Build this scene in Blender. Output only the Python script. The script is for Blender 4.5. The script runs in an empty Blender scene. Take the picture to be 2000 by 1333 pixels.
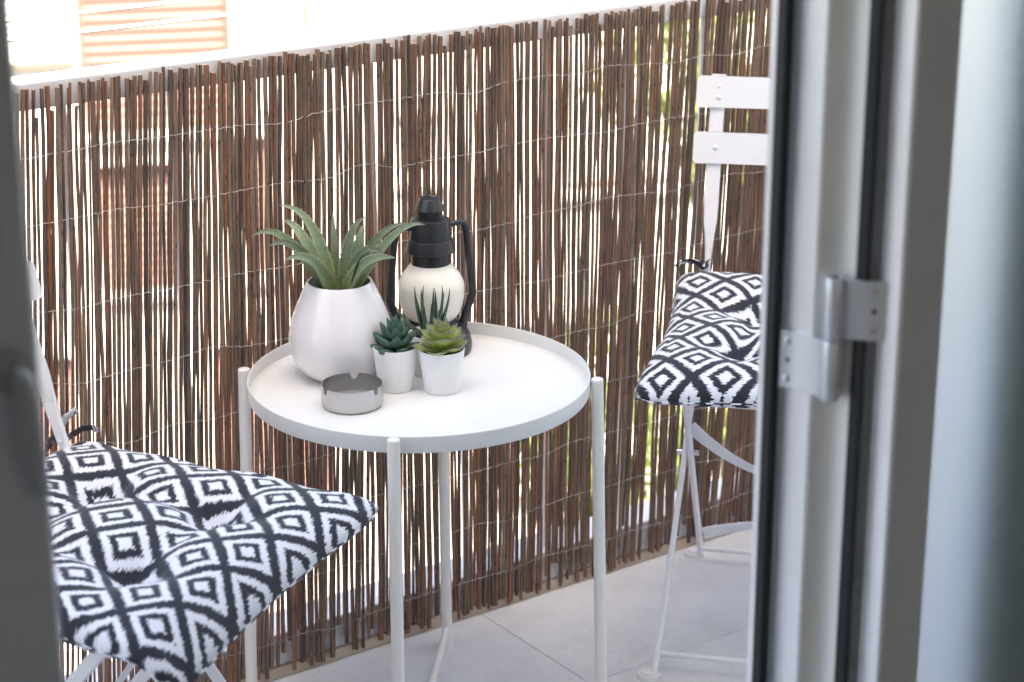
import bpy, bmesh, math, random
from mathutils import Vector, Matrix
random.seed(11)
SC = bpy.context.scene
COL = SC.collection
R = math.radians

# ------------------------------------------------------------------ camera
cam = bpy.data.cameras.new('camera')
cam.sensor_width = 36.0
cam.lens = 72.22
cam.clip_start = 0.05
cam.clip_end = 500
cam.dof.use_dof = True
cam.dof.focus_distance = 2.74
cam.dof.aperture_fstop = 5.6
camo = bpy.data.objects.new('camera', cam)
COL.objects.link(camo)
camo.matrix_world = (Matrix.Translation((0, 0, 1.4458)) @ Matrix.Rotation(R(90) - 0.3309, 4, 'X')
                     @ Matrix.Rotation(-0.0032, 4, 'Z'))
SC.camera = camo

# ------------------------------------------------------------------ world, sun, exposure
SUN_EL, SUN_AZ = R(62), math.atan2(0.35, -0.94)        # azimuth measured from +Y towards +X
w = bpy.data.worlds.new('World')
SC.world = w
w.use_nodes = True
wn = w.node_tree.nodes
bg = wn['Background']
sky = wn.new('ShaderNodeTexSky')
sky.sky_type = 'NISHITA'
sky.sun_disc = False
sky.sun_elevation = SUN_EL
sky.sun_rotation = SUN_AZ
sky.dust_density = 3.0
sky.ozone_density = 0.6
w.node_tree.links.new(sky.outputs[0], bg.inputs[0])
bg.inputs[1].default_value = 0.13
sl = bpy.data.lights.new('sun', 'SUN')
sl.energy = 4.2
sl.angle = R(0.53)
sl.color = (1.0, 0.95, 0.88)
so = bpy.data.objects.new('sun', sl)
COL.objects.link(so)
to_sun = Vector((math.sin(SUN_AZ) * math.cos(SUN_EL), math.cos(SUN_AZ) * math.cos(SUN_EL), math.sin(SUN_EL)))
so.rotation_euler = (-to_sun).to_track_quat('-Z', 'Y').to_euler()
so.location = to_sun * 30
vs = SC.view_settings
vs.view_transform = 'Standard'
vs.look = 'None'
vs.exposure = 2.65
vs.use_white_balance = True
vs.white_balance_temperature = 7500
vs.white_balance_tint = 7
vs.gamma = 1.0
SC.cycles.use_denoising = True
SC.cycles.max_bounces = 10
SC.cycles.diffuse_bounces = 5
SC.cycles.sample_clamp_indirect = 8

# ------------------------------------------------------------------ helpers
def link(o, parent=None):
    COL.objects.link(o)
    if parent is not None:
        o.parent = parent
    return o

def tag(o, label=None, cat=None, group=None, kind=None):
    if label: o['label'] = label
    if cat: o['category'] = cat
    if group: o['group'] = group
    if kind: o['kind'] = kind
    return o

def empty(name, loc=(0, 0, 0), rz=0.0):
    o = bpy.data.objects.new(name, None)
    o.empty_display_size = 0.05
    o.location = loc
    o.rotation_euler = (0, 0, rz)
    return link(o)

class MB:
    """collects vertices and faces for one mesh"""
    def __init__(s):
        s.v, s.f, s.m, s.uv = [], [], [], None
    def quad_grid(s, rows, close_u=False, close_v=False, mat=0):
        base = len(s.v); nr = len(rows); nc = len(rows[0])
        for r in rows: s.v += [tuple(p) for p in r]
        for i in range(nr if close_v else nr - 1):
            for j in range(nc if close_u else nc - 1):
                a = base + i * nc + j; b = base + i * nc + (j + 1) % nc
                c = base + ((i + 1) % nr) * nc + (j + 1) % nc; d = base + ((i + 1) % nr) * nc + j
                s.f.append((a, b, c, d)); s.m.append(mat)
        return base
    def face(s, pts, mat=0):
        b = len(s.v); s.v += [tuple(p) for p in pts]
        s.f.append(tuple(range(b, b + len(pts)))); s.m.append(mat)
    def box(s, x0, x1, y0, y1, z0, z1, mat=0):
        b = len(s.v)
        s.v += [(x0, y0, z0), (x1, y0, z0), (x1, y1, z0), (x0, y1, z0), (x0, y0, z1), (x1, y0, z1), (x1, y1, z1), (x0, y1, z1)]
        for q in ((0, 3, 2, 1), (4, 5, 6, 7), (0, 1, 5, 4), (1, 2, 6, 5), (2, 3, 7, 6), (3, 0, 4, 7)):
            s.f.append(tuple(b + k for k in q)); s.m.append(mat)
        return s
    def tube(s, pts, rad, sides=8, caps=True, mat=0, capmat=None):
        pts = [Vector(p) for p in pts]; n = len(pts)
        rr = rad if isinstance(rad, (list, tuple)) else [rad] * n
        t0 = (pts[1] - pts[0]).normalized()
        u = t0.orthogonal().normalized()
        rows = []
        for i in range(n):
            t = (pts[min(i + 1, n - 1)] - pts[max(i - 1, 0)]).normalized()
            u = (u - t * u.dot(t)).normalized(); wv = t.cross(u)
            rows.append([pts[i] + (u * math.cos(a) + wv * math.sin(a)) * rr[i] for a in [2 * math.pi * k / sides for k in range(sides)]])
        b = s.quad_grid(rows, close_u=True, mat=mat)
        if caps:
            cm = mat if capmat is None else capmat
            s.f.append(tuple(b + k for k in reversed(range(sides)))); s.m.append(cm)
            s.f.append(tuple(b + (n - 1) * sides + k for k in range(sides))); s.m.append(cm)
        return s
    def lathe(s, prof, seg=48, c=(0, 0, 0), mat=0):
        rows = []
        for r, z in prof:
            rows.append([(c[0] + r * math.cos(2 * math.pi * k / seg), c[1] + r * math.sin(2 * math.pi * k / seg), c[2] + z) for k in range(seg)])
        b = s.quad_grid(rows, close_u=True, mat=mat)
        return s
    def sweep_rect(s, pts, wid, thk, wdir, caps=True, mat=0):
        """rectangular bar; wdir(i) gives the width direction at point i"""
        pts = [Vector(p) for p in pts]; n = len(pts); rows = []
        for i in range(n):
            t = (pts[min(i + 1, n - 1)] - pts[max(i - 1, 0)]).normalized()
            wv = Vector(wdir(i)); wv = (wv - t * wv.dot(t)).normalized(); h = t.cross(wv)
            a = (wid(i) if callable(wid) else wid) / 2; b = (thk(i) if callable(thk) else thk) / 2
            c = min(a, b) * 0.45
            rows.append([pts[i] + wv * x + h * y for x, y in ((a - c, b), (a, b - c), (a, -b + c), (a - c, -b), (-a + c, -b), (-a, -b + c), (-a, b - c), (-a + c, b))])
        b0 = s.quad_grid(rows, close_u=True, mat=mat)
        if caps:
            s.f.append(tuple(b0 + k for k in reversed(range(8)))); s.m.append(mat)
            s.f.append(tuple(b0 + (n - 1) * 8 + k for k in range(8))); s.m.append(mat)
        return s
    def prism(s, poly, z0, z1, mat=0):
        """vertical extrusion of a closed outline (x, y)"""
        n = len(poly); b = len(s.v)
        s.v += [(x, y, z0) for x, y in poly] + [(x, y, z1) for x, y in poly]
        for k in range(n):
            s.f.append((b + k, b + (k + 1) % n, b + n + (k + 1) % n, b + n + k)); s.m.append(mat)
        s.f.append(tuple(b + k for k in reversed(range(n)))); s.m.append(mat)
        s.f.append(tuple(b + n + k for k in range(n))); s.m.append(mat)
        return s
    def build(s, name, mats, parent=None, smooth=None, fix=True):
        me = bpy.data.meshes.new(name)
        me.from_pydata(s.v, [], s.f)
        if not isinstance(mats, (list, tuple)): mats = [mats]
        for m in mats: me.materials.append(m)
        for p, k in zip(me.polygons, s.m): p.material_index = k
        if s.uv is not None:
            ul = me.uv_layers.new(name='UVMap')
            for lp in me.loops: ul.data[lp.index].uv = s.uv[lp.vertex_index]
        if fix:
            bm = bmesh.new(); bm.from_mesh(me)
            bmesh.ops.recalc_face_normals(bm, faces=bm.faces)
            bm.to_mesh(me); bm.free()
        if smooth is not None:
            me.shade_smooth()
            if smooth < 179: me.set_sharp_from_angle(angle=R(smooth))
        me.update()
        return link(bpy.data.objects.new(name, me), parent)

def bez(a, b, c, t):      # quadratic through a, b (t = .5), c
    k = b * 2 - (a + c) * 0.5
    return a * (1 - t) ** 2 + k * (2 * t * (1 - t)) + c * t * t

# ------------------------------------------------------------------ materials
def new_mat(name):
    m = bpy.data.materials.new(name); m.use_nodes = True
    nt = m.node_tree; return m, nt, nt.nodes, nt.links, nt.nodes['Principled BSDF']

def simple(name, col, rough=0.5, metal=0.0, var=0.06, scale=30, bump=0.0, bscale=200, coat=0.0, spec=None):
    m, nt, N, L, p = new_mat(name)
    tc = N.new('ShaderNodeTexCoord'); no = N.new('ShaderNodeTexNoise')
    no.inputs['Scale'].default_value = scale; no.inputs['Detail'].default_value = 5
    L.new(tc.outputs['Object'], no.inputs['Vector'])
    mx = N.new('ShaderNodeMix'); mx.data_type = 'RGBA'
    mx.inputs[6].default_value = tuple(c * (1 - var) for c in col) + (1,)
    mx.inputs[7].default_value = tuple(min(1, c * (1 + var)) for c in col) + (1,)
    L.new(no.outputs['Fac'], mx.inputs[0]); L.new(mx.outputs[2], p.inputs['Base Color'])
    mr = N.new('ShaderNodeMapRange'); mr.inputs[3].default_value = max(0.02, rough - 0.06); mr.inputs[4].default_value = min(1, rough + 0.08)
    L.new(no.outputs['Fac'], mr.inputs[0]); L.new(mr.outputs[0], p.inputs['Roughness'])
    p.inputs['Metallic'].default_value = metal
    if coat: p.inputs['Coat Weight'].default_value = coat; p.inputs['Coat Roughness'].default_value = 0.08
    if spec is not None: p.inputs['Specular IOR Level'].default_value = spec
    if bump:
        n2 = N.new('ShaderNodeTexNoise'); n2.inputs['Scale'].default_value = bscale; n2.inputs['Detail'].default_value = 4
        L.new(tc.outputs['Object'], n2.inputs['Vector'])
        b = N.new('ShaderNodeBump'); b.inputs['Strength'].default_value = bump; b.inputs['Distance'].default_value = 0.002
        L.new(n2.outputs['Fac'], b.inputs['Height']); L.new(b.outputs[0], p.inputs['Normal'])
    return m

def ramp(N, stops, interp='LINEAR'):
    r = N.new('ShaderNodeValToRGB'); cr = r.color_ramp; cr.interpolation = interp
    while len(cr.elements) < len(stops): cr.elements.new(0.5)
    for e, (p, c) in zip(cr.elements, stops): e.position = p; e.color = tuple(c) + (1,)
    return r

M = {}
M['white_metal'] = simple('white_powder_coat', (0.79, 0.755, 0.715), 0.42, bump=0.04, bscale=900, var=0.02)
M['tray_white'] = simple('tray_white', (0.765, 0.750, 0.728), 0.38, var=0.025, scale=9, bump=0.03, bscale=1200)
M['chair_white'] = simple('chair_white', (0.78, 0.77, 0.79), 0.4, var=0.02, bump=0.03, bscale=800)
M['rail_white'] = simple('rail_white', (0.74, 0.73, 0.76), 0.45, var=0.05, scale=12)
M['ledge_tan'] = simple('ledge_tan', (0.62, 0.49, 0.39), 0.8, var=0.2, scale=25, bump=0.3, bscale=150)
M['ceramic'] = simple('glazed_ceramic', (0.80, 0.765, 0.775), 0.11, var=0.015, scale=6, coat=0.6)
M['pot_white'] = simple('pot_white', (0.82, 0.81, 0.80), 0.45, var=0.015)
M['soil'] = simple('soil', (0.025, 0.02, 0.018), 0.95, var=0.5, scale=300, bump=1.0, bscale=500)
M['black_plastic'] = simple('black_plastic', (0.020, 0.021, 0.024), 0.33, var=0.1, bump=0.05, bscale=600)
M['lantern_hole'] = simple('lantern_vent_amber', (0.06, 0.03, 0.012), 0.6)
M['wire'] = simple('galvanised_wire', (0.42, 0.39, 0.37), 0.45, metal=0.55, var=0.2, scale=120)
M['alu'] = simple('aluminium_lacquer', (0.90, 0.90, 0.93), 0.38, metal=0.6, var=0.02)
M['alu_grey'] = simple('aluminium_grey', (0.34, 0.37, 0.42), 0.4, var=0.03)
M['alu_beige'] = simple('aluminium_beige', (0.84, 0.82, 0.78), 0.42, metal=0.3, var=0.02)
M['alu_dark'] = simple('aluminium_taupe', (0.68, 0.68, 0.69), 0.45, var=0.03)
M['hinge'] = simple('hinge_satin', (0.74, 0.74, 0.77), 0.3, metal=0.35, var=0.03)
M['screw'] = simple('screw_steel', (0.7, 0.7, 0.7), 0.22, metal=1.0)
M['dark'] = simple('dark_slot', (0.01, 0.01, 0.01), 0.6)
M['gasket'] = simple('rubber_gasket', (0.008, 0.009, 0.010), 0.55)
M['door_face'] = simple('door_face_grey', (0.50, 0.52, 0.55), 0.5, var=0.02)
M['handle'] = simple('handle_grey', (0.36, 0.375, 0.40), 0.35, var=0.03)
M['room_wall'] = simple('room_wall', (0.80, 0.79, 0.78), 0.9, var=0.03)
M['room_floor'] = simple('room_floor', (0.55, 0.52, 0.48), 0.5, var=0.15)
M['facade_own'] = simple('facade_own', (0.68, 0.66, 0.63), 0.9, var=0.06, scale=4, bump=0.3, bscale=80)
M['light_block'] = simple('light_block_greygreen', (0.76, 0.80, 0.78), 0.7, var=0.05)
M['grout'] = simple('grout', (0.56, 0.55, 0.56), 0.95, var=0.1, scale=80)
M['street'] = simple('asphalt', (0.05, 0.05, 0.052), 0.9, var=0.25, scale=6, bump=0.4, bscale=60)
M['paving'] = simple('paving', (0.30, 0.28, 0.26), 0.9, var=0.15, scale=8)
M['bwall'] = simple('opposite_render', (0.78, 0.75, 0.70), 0.9, var=0.05, scale=1.5)
M['bwhite'] = simple('opposite_white', (0.80, 0.80, 0.78), 0.7, var=0.03)
M['shutter'] = simple('terracotta_shutter', (0.235, 0.115, 0.095), 0.6, var=0.18, scale=3)
M['bglass'] = simple('dark_window', (0.05, 0.045, 0.04), 0.1, var=0.1)
M['bark'] = simple('bark', (0.10, 0.075, 0.055), 0.9, var=0.3, scale=20, bump=0.6, bscale=60)
M['louvre_shade'] = simple('louvre_slot_shade', (0.05, 0.05, 0.045), 0.8)  # near-black sheet standing in for the shadow between louvre slats
M['frame_tan_shade'] = simple('window_frame_tan_shade', (0.17, 0.135, 0.11), 0.7)  # tan with frame shadows put into the colour; louvre sills share it
M['cord'] = simple('white_cord', (0.8, 0.8, 0.8), 0.6)
M['twig_end'] = simple('cut_twig_end', (0.42, 0.27, 0.17), 0.85, var=0.25, scale=400)

def stick_mat(name, per_object=True):
    m, nt, N, L, p = new_mat(name)
    tc = N.new('ShaderNodeTexCoord')
    if per_object:
        oi = N.new('ShaderNodeObjectInfo'); rnd = oi.outputs['Random']
    else:
        sep = N.new('ShaderNodeSeparateXYZ'); L.new(tc.outputs['Object'], sep.inputs[0])
        mm = N.new('ShaderNodeMath'); mm.operation = 'SNAP'; mm.inputs[1].default_value = 0.0069
        L.new(sep.outputs[0], mm.inputs[0])
        wh = N.new('ShaderNodeTexWhiteNoise'); wh.noise_dimensions = '1D'
        L.new(mm.outputs[0], wh.inputs['W']); rnd = wh.outputs['Value']
    base = ramp(N, [(0.0, (0.085, 0.058, 0.049)), (0.22, (0.155, 0.098, 0.072)), (0.45, (0.208, 0.146, 0.105)),
                    (0.60, (0.167, 0.105, 0.079)), (0.78, (0.232, 0.102, 0.057)), (0.90, (0.250, 0.185, 0.140)), (1.0, (0.119, 0.083, 0.072))])
    L.new(rnd, base.inputs[0])
    mp = N.new('ShaderNodeMapping'); mp.inputs['Scale'].default_value = (350, 350, 9)
    ad = N.new('ShaderNodeVectorMath'); ad.operation = 'ADD'
    L.new(tc.outputs['Object'], ad.inputs[0])
    cmb = N.new('ShaderNodeCombineXYZ'); L.new(rnd, cmb.inputs[2]); L.new(cmb.outputs[0], ad.inputs[1])
    L.new(ad.outputs[0], mp.inputs[0])
    no = N.new('ShaderNodeTexNoise'); no.inputs['Scale'].default_value = 1.0; no.inputs['Detail'].default_value = 6; no.inputs['Roughness'].default_value = 0.65
    L.new(mp.outputs[0], no.inputs['Vector'])
    r2 = ramp(N, [(0.25, (0.45, 0.42, 0.42)), (0.5, (1, 1, 1)), (0.75, (1.5, 1.35, 1.2))])
    L.new(no.outputs['Fac'], r2.inputs[0])
    mx = N.new('ShaderNodeMix'); mx.data_type = 'RGBA'; mx.blend_type = 'MULTIPLY'; mx.inputs[0].default_value = 1
    L.new(base.outputs[0], mx.inputs[6]); L.new(r2.outputs[0], mx.inputs[7])
    n3 = N.new('ShaderNodeTexNoise'); n3.inputs['Scale'].default_value = 22; n3.inputs['Detail'].default_value = 3
    L.new(ad.outputs[0], n3.inputs['Vector'])
    r3 = ramp(N, [(0.35, (0.75, 0.78, 0.8)), (0.6, (1.1, 1.0, 0.95)), (0.75, (1.22, 0.94, 0.78))])
    L.new(n3.outputs['Fac'], r3.inputs[0])
    m2 = N.new('ShaderNodeMix'); m2.data_type = 'RGBA'; m2.blend_type = 'MULTIPLY'; m2.inputs[0].default_value = 1
    L.new(mx.outputs[2], m2.inputs[6]); L.new(r3.outputs[0], m2.inputs[7])
    vo = N.new('ShaderNodeTexVoronoi'); vo.inputs['Scale'].default_value = 1.0
    mv = N.new('ShaderNodeMapping'); mv.inputs['Scale'].default_value = (120, 120, 38); L.new(ad.outputs[0], mv.inputs[0]); L.new(mv.outputs[0], vo.inputs['Vector'])
    r4 = ramp(N, [(0.0, (1.0, 1.0, 1.0)), (0.10, (1.0, 1.0, 1.0)), (0.17, (0.0, 0.0, 0.0))]); L.new(vo.outputs['Distance'], r4.inputs[0])
    m4 = N.new('ShaderNodeMix'); m4.data_type = 'RGBA'; L.new(r4.outputs[0], m4.inputs[0]); L.new(m2.outputs[2], m4.inputs[6]); m4.inputs[7].default_value = (0.035, 0.024, 0.02, 1)
    L.new(m4.outputs[2], p.inputs['Base Color'])
    p.inputs['Roughness'].default_value = 0.72
    b = N.new('ShaderNodeBump'); b.inputs['Strength'].default_value = 0.5; b.inputs['Distance'].default_value = 0.0008
    L.new(no.outputs['Fac'], b.inputs['Height']); L.new(b.outputs[0], p.inputs['Normal'])
    return m
M['stick'] = stick_mat('willow_bark')
M['stick_far'] = stick_mat('willow_bark_joined', False)

def tile_mat():
    m, nt, N, L, p = new_mat('pale_floor_tile')
    tc = N.new('ShaderNodeTexCoord'); oi = N.new('ShaderNodeObjectInfo')
    n1 = N.new('ShaderNodeTexNoise'); n1.inputs['Scale'].default_value = 9; n1.inputs['Detail'].default_value = 8; n1.inputs['Roughness'].default_value = 0.7
    L.new(tc.outputs['Object'], n1.inputs['Vector'])
    r = ramp(N, [(0.3, (0.60, 0.59, 0.61)), (0.55, (0.68, 0.67, 0.685)), (0.75, (0.73, 0.72, 0.725))])
    L.new(n1.outputs['Fac'], r.inputs[0])
    n2 = N.new('ShaderNodeTexNoise'); n2.inputs['Scale'].default_value = 160; n2.inputs['Detail'].default_value = 3
    L.new(tc.outputs['Object'], n2.inputs['Vector'])
    r2 = ramp(N, [(0.28, (0.78, 0.77, 0.77)), (0.42, (1, 1, 1)), (1.0, (1, 1, 1))])
    L.new(n2.outputs['Fac'], r2.inputs[0])
    mx = N.new('ShaderNodeMix'); mx.data_type = 'RGBA'; mx.blend_type = 'MULTIPLY'; mx.inputs[0].default_value = 0.8
    L.new(r.outputs[0], mx.inputs[6]); L.new(r2.outputs[0], mx.inputs[7]); L.new(mx.outputs[2], p.inputs['Base Color'])
    p.inputs['Roughness'].default_value = 0.55
    b = N.new('ShaderNodeBump'); b.inputs['Strength'].default_value = 0.15; b.inputs['Distance'].default_value = 0.001
    L.new(n2.outputs['Fac'], b.inputs['Height']); L.new(b.outputs[0], p.inputs['Normal'])
    return m
M['tile'] = tile_mat()

def worn(m, amount, scale, dark):
    # faint smudges, rubbed spots and fine scratches on top of a plain finish
    nt = m.node_tree; N = nt.nodes; L = nt.links; p = N['Principled BSDF']
    src = p.inputs['Base Color'].links[0].from_socket
    tc = N.new('ShaderNodeTexCoord')
    n1 = N.new('ShaderNodeTexNoise'); n1.inputs['Scale'].default_value = scale; n1.inputs['Detail'].default_value = 9; n1.inputs['Roughness'].default_value = 0.72; n1.inputs['Distortion'].default_value = 0.6
    L.new(tc.outputs['Object'], n1.inputs['Vector'])
    r1 = ramp(N, [(0.0, (1, 1, 1)), (0.36, (0.7, 0.7, 0.7)), (0.47, (0, 0, 0)), (1.0, (0, 0, 0))]); L.new(n1.outputs['Fac'], r1.inputs[0])
    mp = N.new('ShaderNodeMapping'); mp.inputs['Scale'].default_value = (scale * 2, scale * 60, scale * 2); mp.inputs['Rotation'].default_value = (0, 0, 0.6); L.new(tc.outputs['Object'], mp.inputs[0])
    n2 = N.new('ShaderNodeTexNoise'); n2.inputs['Scale'].default_value = 1; n2.inputs['Detail'].default_value = 2; L.new(mp.outputs[0], n2.inputs['Vector'])
    r2 = ramp(N, [(0.0, (1, 1, 1)), (0.27, (1, 1, 1)), (0.31, (0, 0, 0))]); L.new(n2.outputs['Fac'], r2.inputs[0])
    mxm = N.new('ShaderNodeMix'); mxm.data_type = 'RGBA'; mxm.blend_type = 'ADD'; mxm.inputs[0].default_value = 0.6; L.new(r1.outputs[0], mxm.inputs[6]); L.new(r2.outputs[0], mxm.inputs[7])
    fa = N.new('ShaderNodeMath'); fa.operation = 'MULTIPLY'; fa.inputs[1].default_value = amount; fa.use_clamp = True; L.new(mxm.outputs[2], fa.inputs[0])
    mx = N.new('ShaderNodeMix'); mx.data_type = 'RGBA'; L.new(fa.outputs[0], mx.inputs[0]); L.new(src, mx.inputs[6]); mx.inputs[7].default_value = tuple(dark) + (1,)
    L.new(mx.outputs[2], p.inputs['Base Color'])
worn(M['tray_white'], 0.10, 11, (0.45, 0.42, 0.38))
worn(M['tile'], 0.20, 7, (0.40, 0.38, 0.36))
worn(M['alu'], 0.12, 9, (0.45, 0.44, 0.43))
worn(M['alu_dark'], 0.14, 6, (0.40, 0.39, 0.38))
worn(M['pot_white'], 0.10, 22, (0.50, 0.46, 0.42))
worn(M['rail_white'], 0.15, 8, (0.45, 0.43, 0.41))
worn(M['white_metal'], 0.10, 14, (0.48, 0.45, 0.42))

def ikat_mat(name, seed):
    m, nt, N, L, p = new_mat(name)
    uv = N.new('ShaderNodeUVMap'); uv.uv_map = 'UVMap'
    # wobble of the weave
    n0 = N.new('ShaderNodeTexNoise'); n0.inputs['Scale'].default_value = 14; n0.inputs['Detail'].default_value = 2
    L.new(uv.outputs[0], n0.inputs['Vector'])
    sb = N.new('ShaderNodeVectorMath'); sb.operation = 'SUBTRACT'; sb.inputs[1].default_value = (0.5, 0.5, 0.5)
    L.new(n0.outputs['Color'], sb.inputs[0])
    sc = N.new('ShaderNodeVectorMath'); sc.operation = 'SCALE'; sc.inputs['Scale'].default_value = 0.010
    L.new(sb.outputs[0], sc.inputs[0])
    ad = N.new('ShaderNodeVectorMath'); ad.operation = 'ADD'; L.new(uv.outputs[0], ad.inputs[0]); L.new(sc.outputs[0], ad.inputs[1])
    sp = N.new('ShaderNodeSeparateXYZ'); L.new(ad.outputs[0], sp.inputs[0])
    def math_(op, a, b=None, c=None):
        n = N.new('ShaderNodeMath'); n.operation = op
        for i, x in enumerate((a, b, c)):
            if x is None: continue
            if isinstance(x, (int, float)): n.inputs[i].default_value = x
            else: L.new(x, n.inputs[i])
        return n.outputs[0]
    P = 0.0900
    def tri(x, off):
        f = math_('FRACT', math_('ADD', math_('DIVIDE', x, P), 20.0 + off))
        return math_('MULTIPLY', math_('ABSOLUTE', math_('SUBTRACT', f, 0.5)), 2.0)
    s_ = math_('ADD', tri(sp.outputs[0], seed), tri(sp.outputs[1], seed * 1.7))
    mm = math_('MINIMUM', s_, math_('SUBTRACT', 2.0, s_))
    # frayed ikat edges: noise drawn out along the warp
    mp = N.new('ShaderNodeMapping'); mp.inputs['Scale'].default_value = (800, 80, 1)
    L.new(uv.outputs[0], mp.inputs[0])
    n1 = N.new('ShaderNodeTexNoise'); n1.inputs['Scale'].default_value = 1; n1.inputs['Detail'].default_value = 2
    L.new(mp.outputs[0], n1.inputs['Vector'])
    fr = math_('MULTIPLY', math_('SUBTRACT', n1.outputs['Fac'], 0.5), 0.44)
    mm2 = math_('ADD', mm, fr)
    rp = ramp(N, [(0.0, (0.74, 0.74, 0.80)), (0.235, (0.74, 0.74, 0.80)), (0.265, (0.014, 0.015, 0.026)), (0.50, (0.014, 0.015, 0.026)),
                  (0.53, (0.74, 0.74, 0.80)), (0.785, (0.74, 0.74, 0.80)), (0.815, (0.014, 0.015, 0.026)), (1.0, (0.014, 0.015, 0.026))])
    L.new(mm2, rp.inputs[0]); L.new(rp.outputs[0], p.inputs['Base Color'])
    p.inputs['Roughness'].default_value = 0.85
    p.inputs['Sheen Weight'].default_value = 0.15
    mw = N.new('ShaderNodeMapping'); mw.inputs['Scale'].default_value = (1, 1, 1); L.new(uv.outputs[0], mw.inputs[0])
    wv = N.new('ShaderNodeTexNoise'); wv.inputs['Scale'].default_value = 700; wv.inputs['Detail'].default_value = 2
    L.new(uv.outputs[0], wv.inputs['Vector'])
    b = N.new('ShaderNodeBump'); b.inputs['Strength'].default_value = 0.25; b.inputs['Distance'].default_value = 0.0006
    L.new(wv.outputs['Fac'], b.inputs['Height']); L.new(b.outputs[0], p.inputs['Normal'])
    return m
M['ikat1'] = ikat_mat('ikat_cotton', 0.0)
M['ikat2'] = ikat_mat('ikat_cotton_offset', 0.31)

def leaf_mat(name, mid, edge, base, rough=0.5, spread=0.15, edge_pos=0.86, tipc=None):
    """uv.x: 0..1 across (0.5 = midrib), uv.y: 0 base .. 1 tip"""
    m, nt, N, L, p = new_mat(name)
    uv = N.new('ShaderNodeUVMap'); uv.uv_map = 'UVMap'
    sp = N.new('ShaderNodeSeparateXYZ'); L.new(uv.outputs[0], sp.inputs[0])
    a = N.new('ShaderNodeMath'); a.operation = 'MULTIPLY_ADD'; a.inputs[1].default_value = 2; a.inputs[2].default_value = -1
    L.new(sp.outputs[0], a.inputs[0])
    ab = N.new('ShaderNodeMath'); ab.operation = 'ABSOLUTE'; L.new(a.outputs[0], ab.inputs[0])
    rx = ramp(N, [(0.0, mid), (edge_pos - 0.12, mid), (edge_pos + 0.08, edge), (1.0, edge)])
    L.new(ab.outputs[0], rx.inputs[0])
    ry = ramp(N, [(0.0, (1, 1, 1)), (0.35, (0, 0, 0)), (1.0, (0, 0, 0))]); L.new(sp.outputs[1], ry.inputs[0])
    mx = N.new('ShaderNodeMix'); mx.data_type = 'RGBA'; L.new(ry.outputs[0], mx.inputs[0])
    L.new(rx.outputs[0], mx.inputs[6]); mx.inputs[7].default_value = tuple(base) + (1,)
    cur = mx.outputs[2]
    if tipc:
        rt = ramp(N, [(0.0, (0, 0, 0)), (0.72, (0, 0, 0)), (1.0, (1, 1, 1))]); L.new(sp.outputs[1], rt.inputs[0])
        m3 = N.new('ShaderNodeMix'); m3.data_type = 'RGBA'; L.new(rt.outputs[0], m3.inputs[0]); L.new(cur, m3.inputs[6]); m3.inputs[7].default_value = tuple(tipc) + (1,)
        cur = m3.outputs[2]
    oi = N.new('ShaderNodeObjectInfo')
    hs = N.new('ShaderNodeHueSaturation')
    v1 = N.new('ShaderNodeMapRange'); v1.inputs[3].default_value = 1 - spread; v1.inputs[4].default_value = 1 + spread
    L.new(oi.outputs['Random'], v1.inputs[0]); L.new(v1.outputs[0], hs.inputs['Value'])
    L.new(cur, hs.inputs['Color'])
    tc = N.new('ShaderNodeTexCoord'); no = N.new('ShaderNodeTexNoise'); no.inputs['Scale'].default_value = 180; no.inputs['Detail'].default_value = 4
    L.new(tc.outputs['Object'], no.inputs['Vector'])
    r2 = ramp(N, [(0.3, (0.82, 0.82, 0.82)), (0.7, (1.15, 1.15, 1.15))]); L.new(no.outputs['Fac'], r2.inputs[0])
    m2 = N.new('ShaderNodeMix'); m2.data_type = 'RGBA'; m2.blend_type = 'MULTIPLY'; m2.inputs[0].default_value = 1
    L.new(hs.outputs[0], m2.inputs[6]); L.new(r2.outputs[0], m2.inputs[7]); L.new(m2.outputs[2], p.inputs['Base Color'])
    p.inputs['Roughness'].default_value = rough
    p.inputs['Specular IOR Level'].default_value = 0.35
    return m
M['aloe'] = leaf_mat('aloe_leaf', (0.165, 0.215, 0.130), (0.40, 0.42, 0.27), (0.23, 0.275, 0.10), 0.5, 0.32, 0.90, (0.20, 0.20, 0.13))
M['echeveria_dark'] = leaf_mat('dark_succulent', (0.055, 0.115, 0.078), (0.070, 0.14, 0.095), (0.038, 0.09, 0.05), 0.55, 0.18, 0.7, (0.045, 0.10, 0.085))
M['echeveria_light'] = leaf_mat('light_succulent', (0.34, 0.42, 0.095), (0.40, 0.35, 0.30), (0.34, 0.45, 0.085), 0.55, 0.15, 0.80, (0.26, 0.22, 0.20))
M['haworthia'] = leaf_mat('spiky_succulent', (0.055, 0.105, 0.075), (0.17, 0.22, 0.13), (0.12, 0.18, 0.06), 0.5, 0.2, 0.80, (0.05, 0.07, 0.05))

def tree_leaf_mat():
    m, nt, N, L, p = new_mat('tree_foliage')
    tc = N.new('ShaderNodeTexCoord'); no = N.new('ShaderNodeTexNoise'); no.inputs['Scale'].default_value = 3
    L.new(tc.outputs['Object'], no.inputs['Vector'])
    r = ramp(N, [(0.3, (0.09, 0.13, 0.025)), (0.7, (0.18, 0.22, 0.05))]); L.new(no.outputs['Fac'], r.inputs[0])
    tr = N.new('ShaderNodeBsdfTranslucent'); mix = N.new('ShaderNodeMixShader'); mix.inputs[0].default_value = 0.4
    L.new(r.outputs[0], p.inputs['Base Color']); L.new(r.outputs[0], tr.inputs['Color'])
    L.new(p.outputs[0], mix.inputs[1]); L.new(tr.outputs[0], mix.inputs[2])
    L.new(mix.outputs[0], N['Material Output'].inputs['Surface'])
    return m
M['foliage'] = tree_leaf_mat()

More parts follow.
